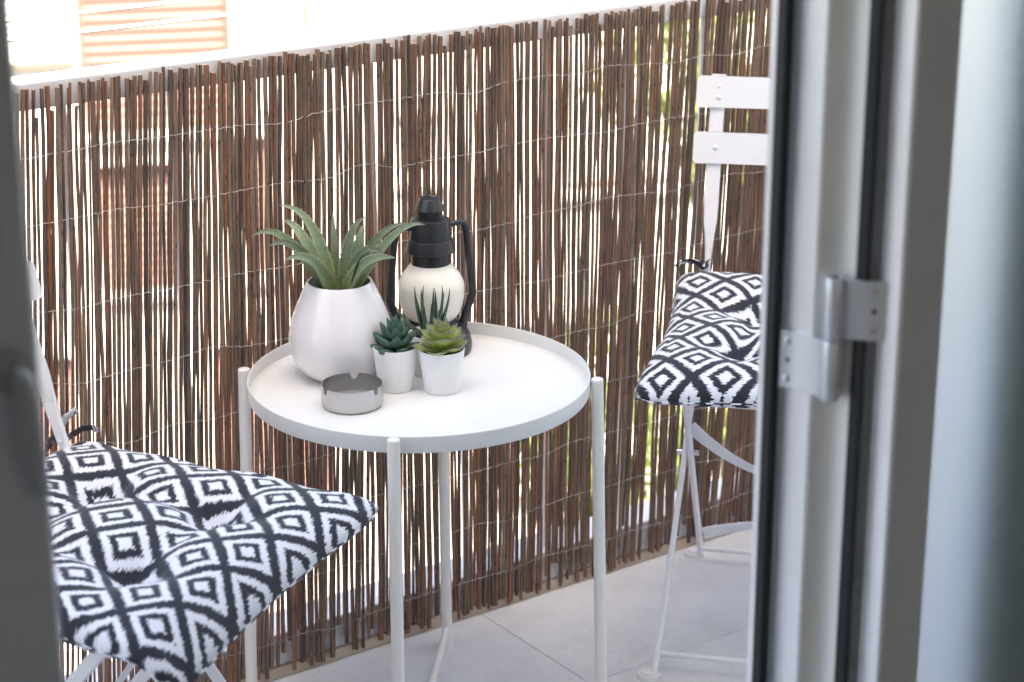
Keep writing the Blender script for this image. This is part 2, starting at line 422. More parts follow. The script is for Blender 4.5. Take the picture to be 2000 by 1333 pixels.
def frosted_mat():
    m, nt, N, L, p = new_mat('sandblasted_glass')
    p.inputs['Base Color'].default_value = (0.80, 0.85, 0.86, 1)
    p.inputs['Roughness'].default_value = 0.55
    p.inputs['Transmission Weight'].default_value = 1.0
    p.inputs['IOR'].default_value = 1.3
    tr = N.new('ShaderNodeBsdfTranslucent'); tr.inputs['Color'].default_value = (0.76, 0.80, 0.815, 1)
    mix = N.new('ShaderNodeMixShader'); mix.inputs[0].default_value = 0.6
    L.new(p.outputs[0], mix.inputs[1]); L.new(tr.outputs[0], mix.inputs[2]); L.new(mix.outputs[0], N['Material Output'].inputs['Surface'])
    tc = N.new('ShaderNodeTexCoord'); no = N.new('ShaderNodeTexNoise'); no.inputs['Scale'].default_value = 350; no.inputs['Detail'].default_value = 3
    L.new(tc.outputs['Object'], no.inputs['Vector'])
    b = N.new('ShaderNodeBump'); b.inputs['Strength'].default_value = 0.6; b.inputs['Distance'].default_value = 0.002
    L.new(no.outputs['Fac'], b.inputs['Height']); L.new(b.outputs[0], p.inputs['Normal']); L.new(b.outputs[0], tr.inputs['Normal'])
    return m
M['frosted'] = frosted_mat()

def clear_glass():
    m, nt, N, L, p = new_mat('clear_glass')
    p.inputs['Base Color'].default_value = (0.95, 0.97, 0.97, 1); p.inputs['Roughness'].default_value = 0.02
    p.inputs['Transmission Weight'].default_value = 1.0; p.inputs['IOR'].default_value = 1.1
    return m
M['glass'] = clear_glass()

def milk_glass():
    m, nt, N, L, p = new_mat('cream_milk_glass')
    p.inputs['Base Color'].default_value = (0.80, 0.745, 0.65, 1); p.inputs['Roughness'].default_value = 0.3
    p.inputs['Subsurface Weight'].default_value = 0.25; p.inputs['Subsurface Radius'].default_value = (0.02, 0.018, 0.012); p.inputs['Subsurface Scale'].default_value = 0.5
    tc = N.new('ShaderNodeTexCoord'); no = N.new('ShaderNodeTexNoise'); no.inputs['Scale'].default_value = 18
    L.new(tc.outputs['Object'], no.inputs['Vector'])
    r = ramp(N, [(0.3, (0.80, 0.76, 0.68)), (0.7, (0.85, 0.81, 0.74))]); L.new(no.outputs['Fac'], r.inputs[0]); L.new(r.outputs[0], p.inputs['Base Color'])
    return m
M['milk'] = milk_glass()

def brushed():
    m, nt, N, L, p = new_mat('brushed_steel')
    p.inputs['Metallic'].default_value = 1.0; p.inputs['Base Color'].default_value = (0.53, 0.515, 0.51, 1)
    tc = N.new('ShaderNodeTexCoord')
    mp = N.new('ShaderNodeMapping'); mp.inputs['Scale'].default_value = (30, 30, 2500); L.new(tc.outputs['Object'], mp.inputs[0])
    no = N.new('ShaderNodeTexNoise'); no.inputs['Scale'].default_value = 1; no.inputs['Detail'].default_value = 3; L.new(mp.outputs[0], no.inputs['Vector'])
    mr = N.new('ShaderNodeMapRange'); mr.inputs[3].default_value = 0.24; mr.inputs[4].default_value = 0.42; L.new(no.outputs['Fac'], mr.inputs[0]); L.new(mr.outputs[0], p.inputs['Roughness'])
    b = N.new('ShaderNodeBump'); b.inputs['Strength'].default_value = 0.12; b.inputs['Distance'].default_value = 0.0004
    L.new(no.outputs['Fac'], b.inputs['Height']); L.new(b.outputs[0], p.inputs['Normal'])
    p.inputs['Anisotropic'].default_value = 0.5
    return m
M['steel'] = brushed()
M['steel_dull'] = simple('dull_steel_floor', (0.25, 0.245, 0.24), 0.6, metal=0.0, var=0.2, scale=90)

# ------------------------------------------------------------------ the balcony frame
# local x runs along the railing (s), local y runs outwards from the building (n)
FA = 0.9509
BROT = math.pi / 2 - FA                       # rotation of local x to the railing direction
DV = Vector((math.sin(FA), math.cos(FA), 0)); NV = Vector((-DV.y, DV.x, 0))
NF = 2.3922                                   # railing front plane
ORG = Vector((0, 2.9391, 0)) - NV * NF        # local (0, 0) of the balcony frame
def bal(name, ds=0.0): return empty(name, ORG + DV * ds, BROT)
def place(o):
    o.location = ORG; o.rotation_euler = (0, 0, BROT); return o

def wall_holes(mb, x0, x1, z0, z1, holes, yf, yb, mat=0):
    xs = sorted({x0, x1} | {h[0] for h in holes} | {h[1] for h in holes}); zs = sorted({z0, z1} | {h[2] for h in holes} | {h[3] for h in holes})
    for i in range(len(xs) - 1):
        for j in range(len(zs) - 1):
            cx, cz = (xs[i] + xs[i + 1]) / 2, (zs[j] + zs[j + 1]) / 2
            if any(h[0] < cx < h[1] and h[2] < cz < h[3] for h in holes): continue
            for y in (yf, yb):
                mb.face([(xs[i], y, zs[j]), (xs[i + 1], y, zs[j]), (xs[i + 1], y, zs[j + 1]), (xs[i], y, zs[j + 1])], mat)
    for a, b, c, d in holes + [(x0, x1, z0, z1)]:
        mb.face([(a, yf, c), (a, yb, c), (a, yb, d), (a, yf, d)], mat); mb.face([(b, yf, c), (b, yb, c), (b, yb, d), (b, yf, d)], mat)
        mb.face([(a, yf, c), (b, yf, c), (b, yb, c), (a, yb, c)], mat); mb.face([(a, yf, d), (b, yf, d), (b, yb, d), (a, yb, d)], mat)

# --- street far below
mb = MB(); mb.face([(-300, -300, -7.2), (300, -300, -7.2), (300, 300, -7.2), (-300, 300, -7.2)])
tag(mb.build('street', M['street']), kind='structure')

# --- balcony floor: slab, grout bed and single tiles
slab = MB(); slab.box(-3.2, 3.2, 1.18, NF + 0.10, -0.2, -0.0022)
floor = place(slab.build('balcony_floor', M['grout'])); tag(floor, kind='structure')
TS = 0.6; J = 0.0006
def tile_mesh(wx, wy):
    mb = MB(); c = 0.0015; z0, z1 = -0.012, 0.0
    a, b = wx / 2 - J, wy / 2 - J
    mb.quad_grid([[(-a, -b, z0), (a, -b, z0), (a, b, z0), (-a, b, z0)], [(-a, -b, z1 - c * .6), (a, -b, z1 - c * .6), (a, b, z1 - c * .6), (-a, b, z1 - c * .6)],
                  [(-a + c, -b + c, z1), (a - c, -b + c, z1), (a - c, b - c, z1), (-a + c, b - c, z1)]], close_u=True)
    n = len(mb.v); mb.f.append((n - 4, n - 3, n - 2, n - 1)); mb.m.append(0)
    return mb
rowsn = [(1.19, 1.51), (1.51, 2.11), (2.11, 2.388)]
for (n0, n1) in rowsn:
    first = None
    for k in range(-5, 5):
        s0 = -0.064 + k * TS
        if first is None:
            first = tile_mesh(TS, n1 - n0).build('tile', M['tile'], floor); o = first
        else:
            o = link(first.copy(), floor)
        o.location = (s0 + TS / 2, (n0 + n1) / 2, random.uniform(-0.0004, 0.0004))

# --- the building we stand in: facade wall with the door opening, and the room
own = bal('apartment_facade'); tag(own, 'pale rendered outer wall around the open balcony door', 'wall')
mb = MB(); wall_holes(mb, -9, 9, -7.2, 2.878, [(-2.12, 0.42, 0.0, 2.32)], 1.40, 1.17); mb.build('wall', M['facade_own'], own)
rm = MB(); rm.box(-4.2, 1.3, -2.6, 1.16, -0.15, -0.004); tag(place(rm.build('room_floor', M['room_floor'])), kind='structure')
rm = MB(); rm.box(-4.2, 1.3, -2.6, 1.16, 2.6, 2.80); tag(place(rm.build('room_ceiling', M['room_wall'])), kind='structure')
rm = MB(); wall_holes(rm, -4.2, 1.3, 0, 2.6, [(-1.4, -0.95, 1.2, 1.9)], -2.6, -2.75); tag(place(rm.build('room_wall', M['room_wall'])), kind='structure')  # unseen rear opening added to let more light into the room
rm = MB(); rm.box(-4.35, -4.2, -2.6, 1.16, 0, 2.6); tag(place(rm.build('room_wall', M['room_wall'])), kind='structure')
rm = MB(); rm.box(1.3, 1.45, -2.6, 1.16, 0, 2.6); tag(place(rm.build('room_wall', M['room_wall'])), kind='structure')

# ------------------------------------------------------------------ opposite building
BAZ = R(78)
P0 = Vector((-2.436, 13.931, 0)); bd = empty('apartment_building', (P0.x, P0.y, -7.2), R(90) - BAZ)
tag(bd, 'sunlit pale apartment block with terracotta slatted shutters across the street', 'building')
Z = 7.2   # local z of our balcony floor level
holes = [  # x0, x1, z0, z1 (world z), kind
    (-1.60, -0.60, -1.27, 0.30, 'louvre'), (-0.51, 0.52, -1.80, 0.10, 'shutter'), (0.60, 1.07, -1.17, 0.30, 'pale'),
    (1.64, 1.97, -2.25, -1.76, 'dark'), (0.58, 0.74, -2.89, -1.87, 'shutter'), (-0.46, 0.10, -2.95, -2.02, 'shutter'),
    (2.9, 3.9, -2.4, -0.9, 'pale'), (4.9, 5.9, -2.4, -0.9, 'pale'), (0.3, 1.15, -4.75, -3.4, 'shutter'), (-1.5, -0.7, -4.75, -3.4, 'shutter'),
    (2.4, 3.3, -4.75, -3.4, 'louvre'), (4.6, 5.5, -4.75, -3.4, 'louvre'), (-1.6, -0.6, 1.6, 3.0, 'shutter'), (0.4, 1.4, 1.6, 3.0, 'shutter'), (2.9, 3.9, 1.6, 3.0, 'shutter')]
mb = MB(); wall_holes(mb, -7, 15, 0, Z + 4.5, [(a, b, c + Z, d + Z) for a, b, c, d, k in holes], 0.0, 0.35); mb.build('wall', M['bwall'], bd)
mb = MB(); mb.box(-7.3, 15.3, -0.4, 9.0, Z + 4.5, Z + 4.8); mb.build('roof', M['bwhite'], bd)
mb = MB(); mb.box(-7, 15, 0.36, 9.0, 0, Z + 4.49); mb.build('building_core', M['bwall'], bd)
for a, b, c, d, k in holes:
    mb = MB(); t = 0.045
    for q in ((a, a + t, c, d), (b - t, b, c, d), (a + t, b - t, c, c + t), (a + t, b - t, d - t, d)):
        mb.box(q[0], q[1], 0.06, 0.12, q[2] + Z, q[3] + Z)
    win = mb.build('window', {'shutter': M['shutter'], 'pale': M['frame_tan_shade']}.get(k, M['bwhite']), bd)
    if k in ('shutter', 'louvre'):
        pitch = 0.072 if k == 'shutter' else 0.045
        nsl = int((d - c - 2 * t) / pitch); sm = None
        for i in range(nsl):
            zc = c + t + pitch * (i + 0.5) + Z
            if sm is None:
                mb = MB(); hh = pitch * 0.40
                mb.prism([(0.078, -hh), (0.088, -hh), (0.112, hh), (0.102, hh)], a + t, b - t)
                mb.v = [(v[2], v[0], v[1]) for v in mb.v]
                o = sm = mb.build('slat', M['shutter'] if k == 'shutter' else M['bwhite'], win)
            else:
                o = link(sm.copy(), win)
            o.location = (0, 0, zc)
        mb = MB(); mb.box(a + t, b - t, 0.13, 0.14, c + t + Z, d - t + Z); mb.build('backing', M['shutter'] if k == 'shutter' else M['louvre_shade'], win)
    else:
        mb = MB(); mb.box(a + t, b - t, 0.10, 0.112, c + t + Z, d - t + Z); mb.build('pane', M['bglass'] if k == 'dark' else M['bwhite'], win)
    mb = MB(); mb.box(a - 0.06, b + 0.06, -0.06, 0.055, c - 0.05 + Z, c - 0.003 + Z); mb.build('sill', M['frame_tan_shade'] if k == 'louvre' else M['bwhite'], win)

# trees in the street
def tree(loc, top, rad, label, seed):
    rng = random.Random(seed)
    t = empty('street_tree', loc); tag(t, label, 'tree', 'street trees beyond the railing')
    h = top - loc[2]; cz = h - rad * 1.1
    mb = MB(); mb.tube([(0, 0, 0), (0.05, 0.03, cz * 0.4), (-0.03, 0.0, cz * 0.75), (0, 0, cz)], [0.14, 0.11, 0.09, 0.05], 9)
    for k in range(7):
        a = k * 0.9 + rng.random(); e = Vector((math.cos(a), math.sin(a), 0.7 + rng.random() * .6)) * rad * 0.75
        mb.tube([(0, 0, cz * 0.8), Vector((0, 0, cz * 0.85)) + e * 0.5, Vector((0, 0, cz * 0.9)) + e], [0.05, 0.03, 0.012], 6)
    mb.build('trunk', M['bark'], t, 60)
    mb = MB()
    cl = []
    for k in range(34):
        v = Vector((rng.gauss(0, 1), rng.gauss(0, 1), rng.gauss(0, 0.9))).normalized() * (rad * rng.uniform(0.35, 1.0))
        cl.append((v + Vector((0, 0, cz + rad * 0.15)), rad * rng.uniform(0.16, 0.34)))
    for k in range(1700):
        c, r = rng.choice(cl); p = c + Vector((rng.gauss(0, .55), rng.gauss(0, .55), rng.gauss(0, .5))) * r
        u = Vector((rng.gauss(0, 1), rng.gauss(0, 1), rng.gauss(0, 1))).normalized(); v = u.orthogonal().normalized(); L_ = rng.uniform(.03, .055)
        mb.face([p - u * L_, p + v * L_ * .45, p + u * L_, p - v * L_ * .45])
    mb.build('crown', M['foliage'], t, fix=False)
tree((1.15, 9.6, -7.2), 0.35, 0.75, 'light green street tree with its crown level with the railing', 3)
tree((0.45, 8.6, -7.2), -1.5, 0.6, 'lower street tree with its crown below the balcony floor', 5)
tree((2.6, 11.0, -7.2), 0.8, 1.1, 'bigger street tree behind the light green one, nearer the far wall', 8)

# ------------------------------------------------------------------ railing
rail = bal('balcony_railing'); tag(rail, 'white metal balcony railing behind the willow screen', 'railing')
mb = MB(); mb.box(-3.2, 3.2, NF + 0.001, NF + 0.047, 0.888, 0.9237)
o = mb.build('top_rail', M['rail_white'], rail)
bv = o.modifiers.new('bevel', 'BEVEL'); bv.width = 0.003; bv.segments = 3
mb = MB(); mb.box(-3.2, 3.2, NF + 0.004, NF + 0.074, 0.0152, 0.066)
o = mb.build('bottom_rail', M['rail_white'], rail); bv = o.modifiers.new('bevel', 'BEVEL'); bv.width = 0.003; bv.segments = 2
mb = MB(); mb.box(-3.2, 3.2, NF - 0.001, NF + 0.084, -0.004, 0.0150); mb.build('ledge', M['ledge_tan'], rail)
bal0 = None
for k in range(-17, 25):
    s = -0.53 + k * 0.153
    if s > 3.15: break
    if bal0 is None:
        mb = MB(); mb.tube([(0, 0, 0.064), (0, 0, 0.89)], 0.006, 10); bal0 = mb.build('baluster', M['rail_white'], rail, 60); o = bal0
    else: o = link(bal0.copy(), rail)
    o.location = (s, NF + 0.026, 0)

# clothes lines strung outside the railing
for k, (dn, z) in enumerate(((0.30, 0.925), (0.43, 0.928))):
    mb = MB(); mb.tube([(-3, NF + dn, z), (-1.5, NF + dn, z - .004), (0, NF + dn, z - 0.006), (1.5, NF + dn, z - .004), (3, NF + dn, z)], 0.0032, 8)
    tag(place(mb.build('clothes_line', M['cord'], None, 60)), ('white clothes line running closer to the top rail', 'white clothes line farther out from the railing')[k], 'clothes line', 'clothes lines outside the railing')

# ------------------------------------------------------------------ willow screen
WZ = [0.832, 0.742, 0.628, 0.528, 0.432, 0.335, 0.246, 0.153, 0.064]
scr = bal('willow_screen'); tag(scr, 'brown willow stick screen wired to the railing', 'screen')
def dense(s):
    for a, b in ((-.505, -.44), (-.385, -.34), (-.19, -.16), (-.07, -.01), (.165, .25), (.40, .53)):
        if a < s < b: return 0.25
    return 1.0
rng = random.Random(4)
def stick(s, r, lean, mb=None):
    top = 0.9200 - abs(rng.gauss(0, 0.0045)) + (0.004 if rng.random() < .1 else 0)
    if rng.random() < 0.05: top -= rng.uniform(0.01, 0.05)
    bot = 0.004 + abs(rng.gauss(0, 0.012))
    if rng.random() < 0.12: bot += rng.uniform(0.01, 0.06)
    tap = rng.uniform(-0.18, 0.28)
    a1, a2, a3 = rng.gauss(0, .0005), rng.gauss(0, .0004), rng.gauss(0, .0007)
    p1, p2, p3 = (rng.uniform(0, 6.28) for _ in range(3))
    bl = rng.gauss(0, 0.013); nb = rng.uniform(-0.0012, 0.0012)
    pts, rad = [], []
    nr = 20
    for i in range(nr):
        f = i / (nr - 1); z = bot + (top - bot) * f
        ds = lean * (z - 0.45) + 0.0022 * math.sin(6.3 * s + 5.1 * z) * math.sin(21 * s + 1.0) + a1 * math.sin(z * 7 + p1) + a2 * math.sin(z * 17 + p2) + a3 * math.sin(z * 31 + p3) * 0.6
        if z < 0.16: ds += bl * (0.16 - z)
        if z > 0.80: ds += bl * 0.35 * (z - 0.80)
        pts.append((ds, nb + 0.0006 * math.sin(z * 23 + p1), z))
        rad.append(r * (1 - tap * (f - 0.5)) * (1 + rng.gauss(0, .035) + (0.16 if rng.random() < .07 else 0)))
    own_mb = mb is None
    if own_mb: mb = MB()
    off = (0, 0) if own_mb else (s, 0)
    mb.tube([(p[0] + off[0], p[1] + (0 if own_mb else NF - 0.0065), p[2]) for p in pts], rad, 7, True, 0, 1)
    return mb
s = -1.75; rest = MB(); i = 0; prev_gap = 0
while s < 1.75:
    r = min(0.0040, max(0.0016, rng.gauss(0.0028, 0.00042)))
    s += r
    lean = rng.gauss(0, 0.0020) + max(0.0, min(1.3, (s - 0.12) / 0.38)) * 0.050 + 0.008 + max(0.0, min(1.3, (-0.12 - s) / 0.6)) * 0.057
    if rng.random() < 0.03: lean += rng.choice((-1, 1)) * rng.uniform(0.012, 0.03)
    if -0.86 < s < 0.80:
        mb = stick(s, r, lean)
        o = mb.build('stick', [M['stick'], M['twig_end']], scr, 60); o.location = (s, NF - 0.0065 + rng.uniform(-.0008, .0008), 0)
        i += 1
    else:
        stick(s, r, lean, rest)
    g = dense(s)
    gap = -0.0003 if rng.random() < (0.11 if g == 1 else 0.72) else max(0.0004, rng.gauss(0.00135, 0.0005)) * (1 if g == 1 else .6)
    if rng.random() < 0.02: gap += 0.003
    s += r + gap
tag(rest.build('outer_sticks', [M['stick_far'], M['twig_end']], scr, 60), kind='stuff')
print('sticks', i)
for k, z0 in enumerate(WZ):
    pts = []; ph = rng.uniform(0, 9); n = 700; z = 0; rngw = random.Random(70 + k)
    knots = [rngw.gauss(0, 0.0034) for _ in range(60)]
    front = MB()
    for i in range(n):
        s = -1.75 + 3.5 * i / (n - 1)
        q = (s + 1.75) / 0.062; a = int(q); f = q - a; f = f * f * (3 - 2 * f)
        zz = z0 + knots[a] * (1 - f) + knots[a + 1] * f + 0.0007 * math.sin(i * 1.9 + ph)
        pts.append((s, NF - 0.0105 + 0.0012 * math.sin(i * 2.1 + ph), zz))
    front.tube(pts, 0.00047, 4, True)
    front.build('binding_wire', M['wire'], scr, 60)

# ------------------------------------------------------------------ tray table
TX, TY, TZ = -0.1223, 2.5449, 0.5268
tb = empty('tray_table', (TX, TY, 0), -0.0917); tag(tb, 'round white metal tray table in front of the willow screen', 'table')
mb = MB(); rr = 0.225
prof = [(0.0, TZ - 0.0215), (rr - 0.012, TZ - 0.0215), (rr - 0.005, TZ - 0.0205), (rr - 0.0022, TZ - 0.0175), (rr - 0.0016, TZ - 0.003), (rr - 0.0014, TZ - 0.0008), (rr - 0.0006, TZ), (rr + 0.0004, TZ - 0.0007),
        (rr + 0.0004, TZ - 0.020), (rr - 0.001, TZ - 0.0225), (rr - 0.006, TZ - 0.0238), (0.0, TZ - 0.0238)]
mb.lathe(prof[1:-1], 128)
c0 = len(mb.v); mb.v.append((0, 0, TZ - 0.0215)); mb.v.append((0, 0, TZ - 0.0238))
for k in range(128):
    mb.f.append((k, (k + 1) % 128, c0)); mb.m.append(0)
    b = (len(prof) - 3) * 128; mb.f.append((b + k, b + (k + 1) % 128, c0 + 1)); mb.m.append(0)
mb.build('tray', M['tray_white'], tb, 40)
for k in range(4):
    a = k * math.pi / 2; ca, sa = math.cos(a), math.sin(a); R0 = 0.2345
    mb = MB(); lr = 0.0081
    P = lambda rad, z: (rad * ca, rad * sa, z)
    mb.tube([P(R0 + 0.012, 0.002), P(R0 + 0.0, TZ - 0.0035), P(R0, TZ - 0.001), P(R0, TZ)], [lr, lr, lr * 0.97, lr * 0.86], 24)
    leg = mb.build('leg', M['white_metal'], tb, 50)
    mb = MB(); mb.tube([P(R0 + 0.012, 0.0), P(R0 + 0.012, 0.008)], lr * 1.08, 18); mb.build('foot_cap', M['pot_white'], leg, 50)
    mb = MB()   # welded bracket under the rim
    t = Vector((-sa, ca, 0)) * 0.0045
    q = [Vector(P(0.2262, TZ - 0.012)), Vector(P(R0 - 0.004, TZ - 0.020)), Vector(P(R0 - 0.004, TZ - 0.038)), Vector(P(0.2262, TZ - 0.0232)), ]
    mb.quad_grid([[p + t for p in q], [p - t for p in q]], close_u=True)
    mb.f += [(3, 2, 1, 0), (4, 5, 6, 7)]; mb.m += [0, 0]
    mb.build('bracket', M['white_metal'], leg)
for k in range(2):
    a = math.pi / 2 * (1 - k); ca, sa = math.cos(a), math.sin(a); z = 0.030 + 0.011 * k
    mb = MB(); mb.tube([(-0.244 * ca, -0.244 * sa, z), (0.244 * ca, 0.244 * sa, z)], 0.0052, 16); mb.build('cross_bar', M['white_metal'], tb, 50)
ZT = TZ - 0.0213       # tray surface

# ------------------------------------------------------------------ vase with aloe
def leaf_blade(base, mid, tip, hw, thick, side_hint, teeth=0.0, seg=26, wprof=None, cup=0.35):
    """solid leaf along a curve; returns MB with uv (across, along)"""
    mb = MB(); mb.uv = []
    base, mid, tip = Vector(base), Vector(mid), Vector(tip)
    rows = []
    n = 9
    for i in range(seg + 1):
        t = i / seg; p = bez(base, mid, tip, t); tg = (bez(base, mid, tip, min(1, t + .02)) - bez(base, mid, tip, max(0, t - .02))).normalized()
        up = Vector(side_hint); up = (up - tg * up.dot(tg)).normalized(); sd = tg.cross(up).normalized()
        wv = hw * (wprof(t) if wprof else (0.75 + 0.25 * min(1, t / .18)) * (1 - t) ** 0.75)
        wv = max(wv, 0.0003)
        if teeth and 0.04 < t < 0.97: wv *= 1 + teeth * (1 if i % 2 else -0.35)
        th = thick * (1 - t) ** 0.6 + 0.0003
        row = []
        for j in range(n):      # upper face left to right
            x = -1 + 2 * j / (n - 1); row.append(p + sd * wv * x + up * (cup * wv * x * x))
            mb.uv.append((0.5 + 0.5 * x, t))
        for j in range(n - 2, 0, -1):
            x = -1 + 2 * j / (n - 1); row.append(p + sd * wv * x + up * (cup * wv * x * x - th * (1 - x * x)))
            mb.uv.append((0.5 + 0.5 * x * .8, t))
        rows.append(row)
    b = mb.quad_grid(rows, close_u=True); m_ = len(rows[0])
    mb.f.append(tuple(range(m_))); mb.m.append(0); mb.f.append(tuple(b + seg * m_ + k for k in range(m_))); mb.m.append(0)
    return mb

vx, vy = -0.2285, 2.600
vs_ = empty('potted_aloe', (vx, vy, ZT)); tag(vs_, 'aloe with toothed leaves in a round glossy white vase', 'potted plant')
prof = [(0.0, 0.0012), (0.030, 0.0012), (0.034, 0.0), (0.040, 0.0012), (0.050, 0.007), (0.060, 0.0175), (0.0665, 0.031), (0.0695, 0.046), (0.0698, 0.056), (0.0680, 0.070),
        (0.0635, 0.086), (0.0565, 0.104), (0.0485, 0.122), (0.0440, 0.1305), (0.0428, 0.1325), (0.0412, 0.1325), (0.0402, 0.1310), (0.0425, 0.124), (0.050, 0.105), (0.052, 0.098), (0.0, 0.098)]
def smooth_prof(pr_, n=4):
    out = []
    for i in range(len(pr_) - 1):
        p0 = Vector(pr_[max(i - 1, 0)]); p1 = Vector(pr_[i]); p2 = Vector(pr_[i + 1]); p3 = Vector(pr_[min(i + 2, len(pr_) - 1)])
        for k in range(n):
            t = k / n
            out.append(tuple(0.5 * ((2 * p1) + (-p0 + p2) * t + (2 * p0 - 5 * p1 + 4 * p2 - p3) * t * t + (-p0 + 3 * p1 - 3 * p2 + p3) * t ** 3)))
    out.append(pr_[-1]); return out
mb = MB(); mb.lathe(prof[:3], 72); mb.build('vase_base', M['ceramic'], vs_, 40) if False else None
mb = MB(); mb.lathe([prof[1]] + smooth_prof(prof[2:13]) + prof[13:20], 80); mb.f.append(tuple(range(80))); mb.m.append(0); mb.build('vase', M['ceramic'], vs_, 50)
mb = MB(); seg = 40; rows = [[(r * math.cos(6.2832 * k / seg), r * math.sin(6.2832 * k / seg), z + random.uniform(-.0015, .0015)) for k in range(seg)] for r, z in ((0.0498, 0.104), (0.036, 0.107), (0.02, 0.109), (0.006, 0.109))]
b = mb.quad_grid(rows, close_u=True); mb.f.append(tuple(b + 3 * seg + k for k in range(seg))); mb.m.append(0); mb.build('soil', M['soil'], vs_, 60)
AL = [((-0.077, 0.010, 0.233), (-0.034, 0.005, 0.202), 0.0100), ((-0.078, 0.060, 0.198), (-0.048, 0.030, 0.181), 0.0105), ((-0.113, -0.010, 0.196), (-0.066, -0.005, 0.189), 0.0090),
      ((-0.086, -0.050, 0.194), (-0.050, -0.025, 0.181), 0.0110), ((-0.062, -0.070, 0.182), (-0.031, -0.035, 0.166), 0.0150),
      ((-0.010, 0.050, 0.214), (-0.007, 0.025, 0.175), 0.0060), ((0.037, 0.0, 0.220), (0.015, 0.000, 0.183), 0.0120), ((0.030, 0.050, 0.195), (0.024, 0.026, 0.170), 0.0105),
      ((0.091, 0.020, 0.206), (0.047, 0.010, 0.181), 0.0095), ((0.116, -0.030, 0.217), (0.070, -0.015, 0.193), 0.0090), ((0.063, -0.050, 0.183), (0.030, -0.025, 0.174), 0.0105), ((0.080, -0.075, 0.186), (0.035, -0.038, 0.163), 0.0150)]
for tip, mid, hw in AL:
    d = Vector((tip[0], tip[1], 0)); d = d.normalized() if d.length > 0 else Vector((1, 0, 0))
    base = Vector((0, 0, 0.103)) + d * 0.011
    hint = Vector((-d.x, -d.y, 0)) * 0.5 + Vector((0, -0.80, 0.60))
    leaf_blade(base, mid, tip, hw * 1.12, 0.006, hint, 0.13, 40, None, 0.42).build('leaf', M['aloe'], vs_, 70)

# ------------------------------------------------------------------ small succulents
def small_pot(loc, rt, rb, h, label):
    t = empty('potted_succulent', loc); tag(t, label, 'potted plant', 'small succulents in white pots')
    pr_ = [(rb - 0.002, 0.0), (rb - 0.0005, 0.0004), (rb, 0.0018), (rt - 0.0003, h - 0.0012), (rt - 0.0005, h), (rt - 0.0016, h), (rt - 0.0020, h - 0.001), (rt - 0.0035, h - 0.012)]
    mb = MB(); mb.lathe(pr_, 64); mb.f.append(tuple(range(64))); mb.m.append(0); mb.build('pot', M['pot_white'], t, 40)
    mb = MB(); seg = 32; r1 = rt - 0.0036
    rows = [[(r * math.cos(6.2832 * k / seg), r * math.sin(6.2832 * k / seg), h - 0.009 + z + random.uniform(-.0012, .0012)) for k in range(seg)] for r, z in ((r1, 0), (r1 * .7, .002), (r1 * .35, .003), (r1 * .1, .003))]
    b = mb.quad_grid(rows, close_u=True); mb.f.append(tuple(b + 3 * seg + k for k in range(seg))); mb.m.append(0); mb.build('soil', M['soil'], t, 60)
    return t
# dark rosette with finger leaves
p1 = small_pot((-0.1535, 2.548, ZT), 0.0300, 0.0228, 0.0590, 'small white pot with a dark green finger-leaved succulent')
rng = random.Random(21)
def finger(t, az, el, ln, wd, z0, r0, mat):
    d = Vector((math.cos(az) * math.cos(el), math.sin(az) * math.cos(el), math.sin(el))); hz = Vector((math.cos(az), math.sin(az), 0))
    base = Vector((0, 0, z0)) + hz * r0; tip = base + d * ln + Vector((0, 0, ln * 0.10)); mid = base + d * ln * 0.5 + Vector((0, 0, -ln * 0.04))
    up = Vector((-hz.x * math.sin(el), -hz.y * math.sin(el), math.cos(el)))
    wp = lambda q: max(0.03, (math.sin(math.pi * min(1, q * 0.86 + 0.12))) ** 0.75) if q < .97 else 0.12
    mb = MB(); mb.uv = []; rows = []
    for i in range(15):
        q = i / 14; p = bez(base, mid, tip, q); tg = (bez(base, mid, tip, min(1, q + .03)) - bez(base, mid, tip, max(0, q - .03))).normalized()
        u2 = (up - tg * up.dot(tg)).normalized(); sd = tg.cross(u2); ww = wd * wp(q)
        row = []
        for k in range(12):
            a = 6.2832 * k / 12; row.append(p + sd * ww * math.cos(a) + u2 * ww * 0.62 * math.sin(a)); mb.uv.append((0.5 + 0.5 * math.cos(a), q))
        rows.append(row)
    b = mb.quad_grid(rows, close_u=True); mb.f.append(tuple(range(12))); mb.m.append(0); mb.f.append(tuple(b + 14 * 12 + k for k in range(12))); mb.m.append(0)
    return mb.build('leaf', mat, t, 80)
for lay, (n, el, ln, wd, z0, r0) in enumerate(((6, 16, .026, .0076, .054, .007), (7, 36, .0265, .0078, .060, .005), (6, 54, .025, .0070, .067, .004), (4, 68, .020, .0056, .076, .003), (3, 80, .015, .0040, .084, .0015))):
    for k in range(n):
        finger(p1, 6.2832 * (k + 0.37 * lay) / n + rng.uniform(-.12, .12), R(el + rng.uniform(-6, 6)), ln * rng.uniform(.9, 1.1), wd * rng.uniform(.9, 1.08), z0, r0, M['echeveria_dark'])
mb = MB(); mb.tube([(0, 0, 0.05), (0, 0, 0.07), (0, 0, 0.088)], [0.006, 0.005, 0.003], 10); mb.build('stem', M['echeveria_dark'], p1, 60)
